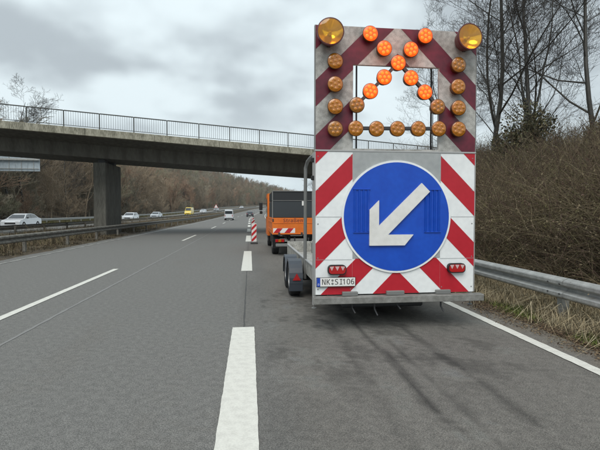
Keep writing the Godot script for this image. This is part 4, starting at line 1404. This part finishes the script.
	for i in 900:
		var D := rg.randf_range(2.5, 20.0)
		var s := 4.2 + absf(rg.randfn(0, .16))
		if nz.get_noise_2d(s * 4.0, D * 5.0) < .05: continue
		gl.append(Transform3D(Basis(Vector3.UP, rg.randf() * TAU).scaled(Vector3.ONE * rg.randf_range(.5, 1.1)), ground_at(s, D)))
	multi("green_grass", "short green grass at the edge of the asphalt", "grass", gt, M.plant, gl, [])
	# fallen leaves on the strip between asphalt and guardrail
	var lf := MB.new()
	var lr := RandomNumberGenerator.new(); lr.seed = 77
	for i in 40:
		lf.col = [Color(.11, .07, .04), Color(.16, .11, .065), Color(.07, .048, .032), Color(.20, .15, .09)][lr.randi() % 4]
		var p := Vector3(lr.randf_range(-.2, .2), lr.randf_range(.002, .02), lr.randf_range(-.2, .2))
		var u := Vector3(lr.randfn(), lr.randfn() * .35, lr.randfn()).normalized() * lr.randf_range(.008, .022)
		var w := u.cross(Vector3(lr.randfn() * .3, 1, lr.randfn() * .3)).normalized() * u.length() * .6
		var ln := u.cross(w).normalized()
		lf.quad(p - u, p + w, p + u, p - w, ln * signf(ln.y))
	var ll := []
	for i in 1500:
		var D := rg.randf_range(2.0, 24.0)
		var s := 4.08 + rg.randfn(0, .17)
		if s < 3.62: continue
		ll.append(Transform3D(Basis(Vector3.UP, rg.randf() * TAU), rp(s, .004 if s < 4.0 else land(s, D) + .01, D)))
	multi("fallen_leaves", "brown fallen leaves along the edge of the hard shoulder", "leaves", lf.mesh(), M.plant, ll, [])
	# --- median: dead grass and low scrub
	var mt := grass_tuft(504, 50, .45, .008, .22, [Color(.17, .13, .08), Color(.12, .09, .055), Color(.23, .185, .115), Color(.11, .10, .05)])
	var ml := []
	for i in 5200:
		var D := 6.0 + 150.0 * pow(rg.randf(), 1.6)
		var s := rg.randf_range(-15.6, -8.5)
		if s > -10.4 and s < -9.3 and D > 29.0 and D < 34.0: continue
		var low := .35 if s > -9.6 else 1.0
		if s > -9.6 and rg.randf() < .4: continue
		ml.append(Transform3D(Basis(Vector3.UP, rg.randf() * TAU).scaled(Vector3(1, low, 1) * rg.randf_range(.5, 1.2)), ground_at(s, D)))
	multi("median_grass", "dead brown grass of the median between the carriageways", "grass", mt, M.plant, ml, [])
	var sc := bramble(405, 80, 1.0, tones)
	var scl := []
	for i in 420:
		var D := 12.0 + 150.0 * pow(rg.randf(), 1.3)
		var s := rg.randf_range(-14.8, -9.4)
		if s > -10.9 and s < -8.8 and D > 28.0 and D < 35.0: continue
		if nz.get_noise_2d(s * 1.5, D * .8) < -.05: continue
		scl.append(Transform3D(Basis(Vector3.UP, rg.randf() * TAU).scaled(Vector3(1.2, .75, 1.2) * rg.randf_range(.7, 1.2)), ground_at(s, D)))
	multi("median_scrub", "low brown scrub in the median", "scrub", sc, M.plant, scl, [])
	# --- the wooded hillside beyond the opposite carriageway
	var cf := {"levels": 3, "kids": [16, 9, 6], "ratio": [.40, .5, .5], "first": .2, "amin": .3, "amax": .95, "bend": .2, "lift": .3, "rmin": .02}
	var hv := []
	for k in 4:
		var rg2 := RandomNumberGenerator.new(); rg2.seed = 600 + k
		var w := MB.new(); w.col = Color(1, 1, 1)
		grow(w, w, Vector3(0, -.5, 0), Vector3.UP, 9.5 + k, .14, 0, cf, rg2)
		hv.append(w.mesh())
	var cf3 := {"levels": 3, "kids": [14, 9, 6], "ratio": [.6, .5, .5], "first": .05, "amin": .4, "amax": 1.1, "bend": .25, "lift": .25, "rmin": .016}
	for k in 2:
		var rg3 := RandomNumberGenerator.new(); rg3.seed = 650 + k
		var w := MB.new(); w.col = Color(1, 1, 1)
		grow(w, w, Vector3(0, -.3, 0), Vector3.UP, 3.2, .05, 0, cf3, rg3)
		hv.append(w.mesh())
	var hl := [[], [], [], [], [], []]; var hc := [[], [], [], [], [], []]
	var wt := [Color(.27, .215, .15), Color(.30, .23, .155), Color(.23, .20, .14), Color(.34, .23, .155), Color(.25, .235, .15), Color(.31, .27, .20)]
	for i in 5200:
		var D := 34.0 + 650.0 * pow(rg.randf(), 1.35)
		var up := rg.randf_range(5.0, 75.0 + D * .06)
		var shrub := rg.randf() < .38
		if shrub: up = rg.randf_range(4.0, 30.0)
		var k := (4 + rg.randi() % 2) if shrub else rg.randi() % 4
		var s := -26.6 - up
		var cl := nz.get_noise_2d(s * .35, D * .2)
		var cc: Color = wt[clampi(int((cl + .5) * 6.0 + rg.randf_range(-1, 1)), 0, 5)] * rg.randf_range(.75, 1.25)
		hl[k].append(Transform3D(Basis(Vector3.UP, rg.randf() * TAU).scaled(Vector3.ONE * rg.randf_range(.7, 1.2)), ground_at(s, D)))
		hc[k].append(cc)
	for k in 6:
		multi("hillside_wood" if k < 4 else "hillside_scrub", "brown leafless wood covering the hillside" if k < 4 else "brown leafless scrub at the foot of the wooded hillside", "wood" if k < 4 else "scrub", hv[k], M.plant, hl[k], hc[k])
	# trees that rise above the bridge railing
	var cfh: Dictionary = cfg.duplicate(); cfh.rmin = .0075; cfh.first = .3; cfh.kids = [16, 8, 7, 3]
	var F := tree_mesh(207, 13.0, .15, cfh)
	for t in [[-32.0, 66.0, 1.38, F, "tallest bare tree showing above the bridge railing"], [-32.4, 82.0, 1.05, F, "lower bare tree showing above the bridge railing beside the tallest"], [-34.5, 67.0, 1.15, F, "bare tree above the bridge railing, on the far side of the tallest from the pier"]]:
		bare_tree(t[3], ground_at(t[0], t[1]), 1.0, t[2], t[4], "bare trees on the hillside behind the bridge")
	# grass verge below the hillside
	var vt := grass_tuft(505, 40, .4, .01, .25, [Color(.19, .18, .07), Color(.24, .20, .10), Color(.15, .16, .05)])
	var vl := []
	for i in 2200:
		var D := 30.0 + 170.0 * pow(rg.randf(), 1.3)
		var s := rg.randf_range(-31.5, -26.8)
		vl.append(Transform3D(Basis(Vector3.UP, rg.randf() * TAU).scaled(Vector3.ONE * rg.randf_range(.6, 1.2)), ground_at(s, D)))
	multi("verge_grass", "yellowish grass verge below the wooded hillside", "grass", vt, M.plant, vl, [])
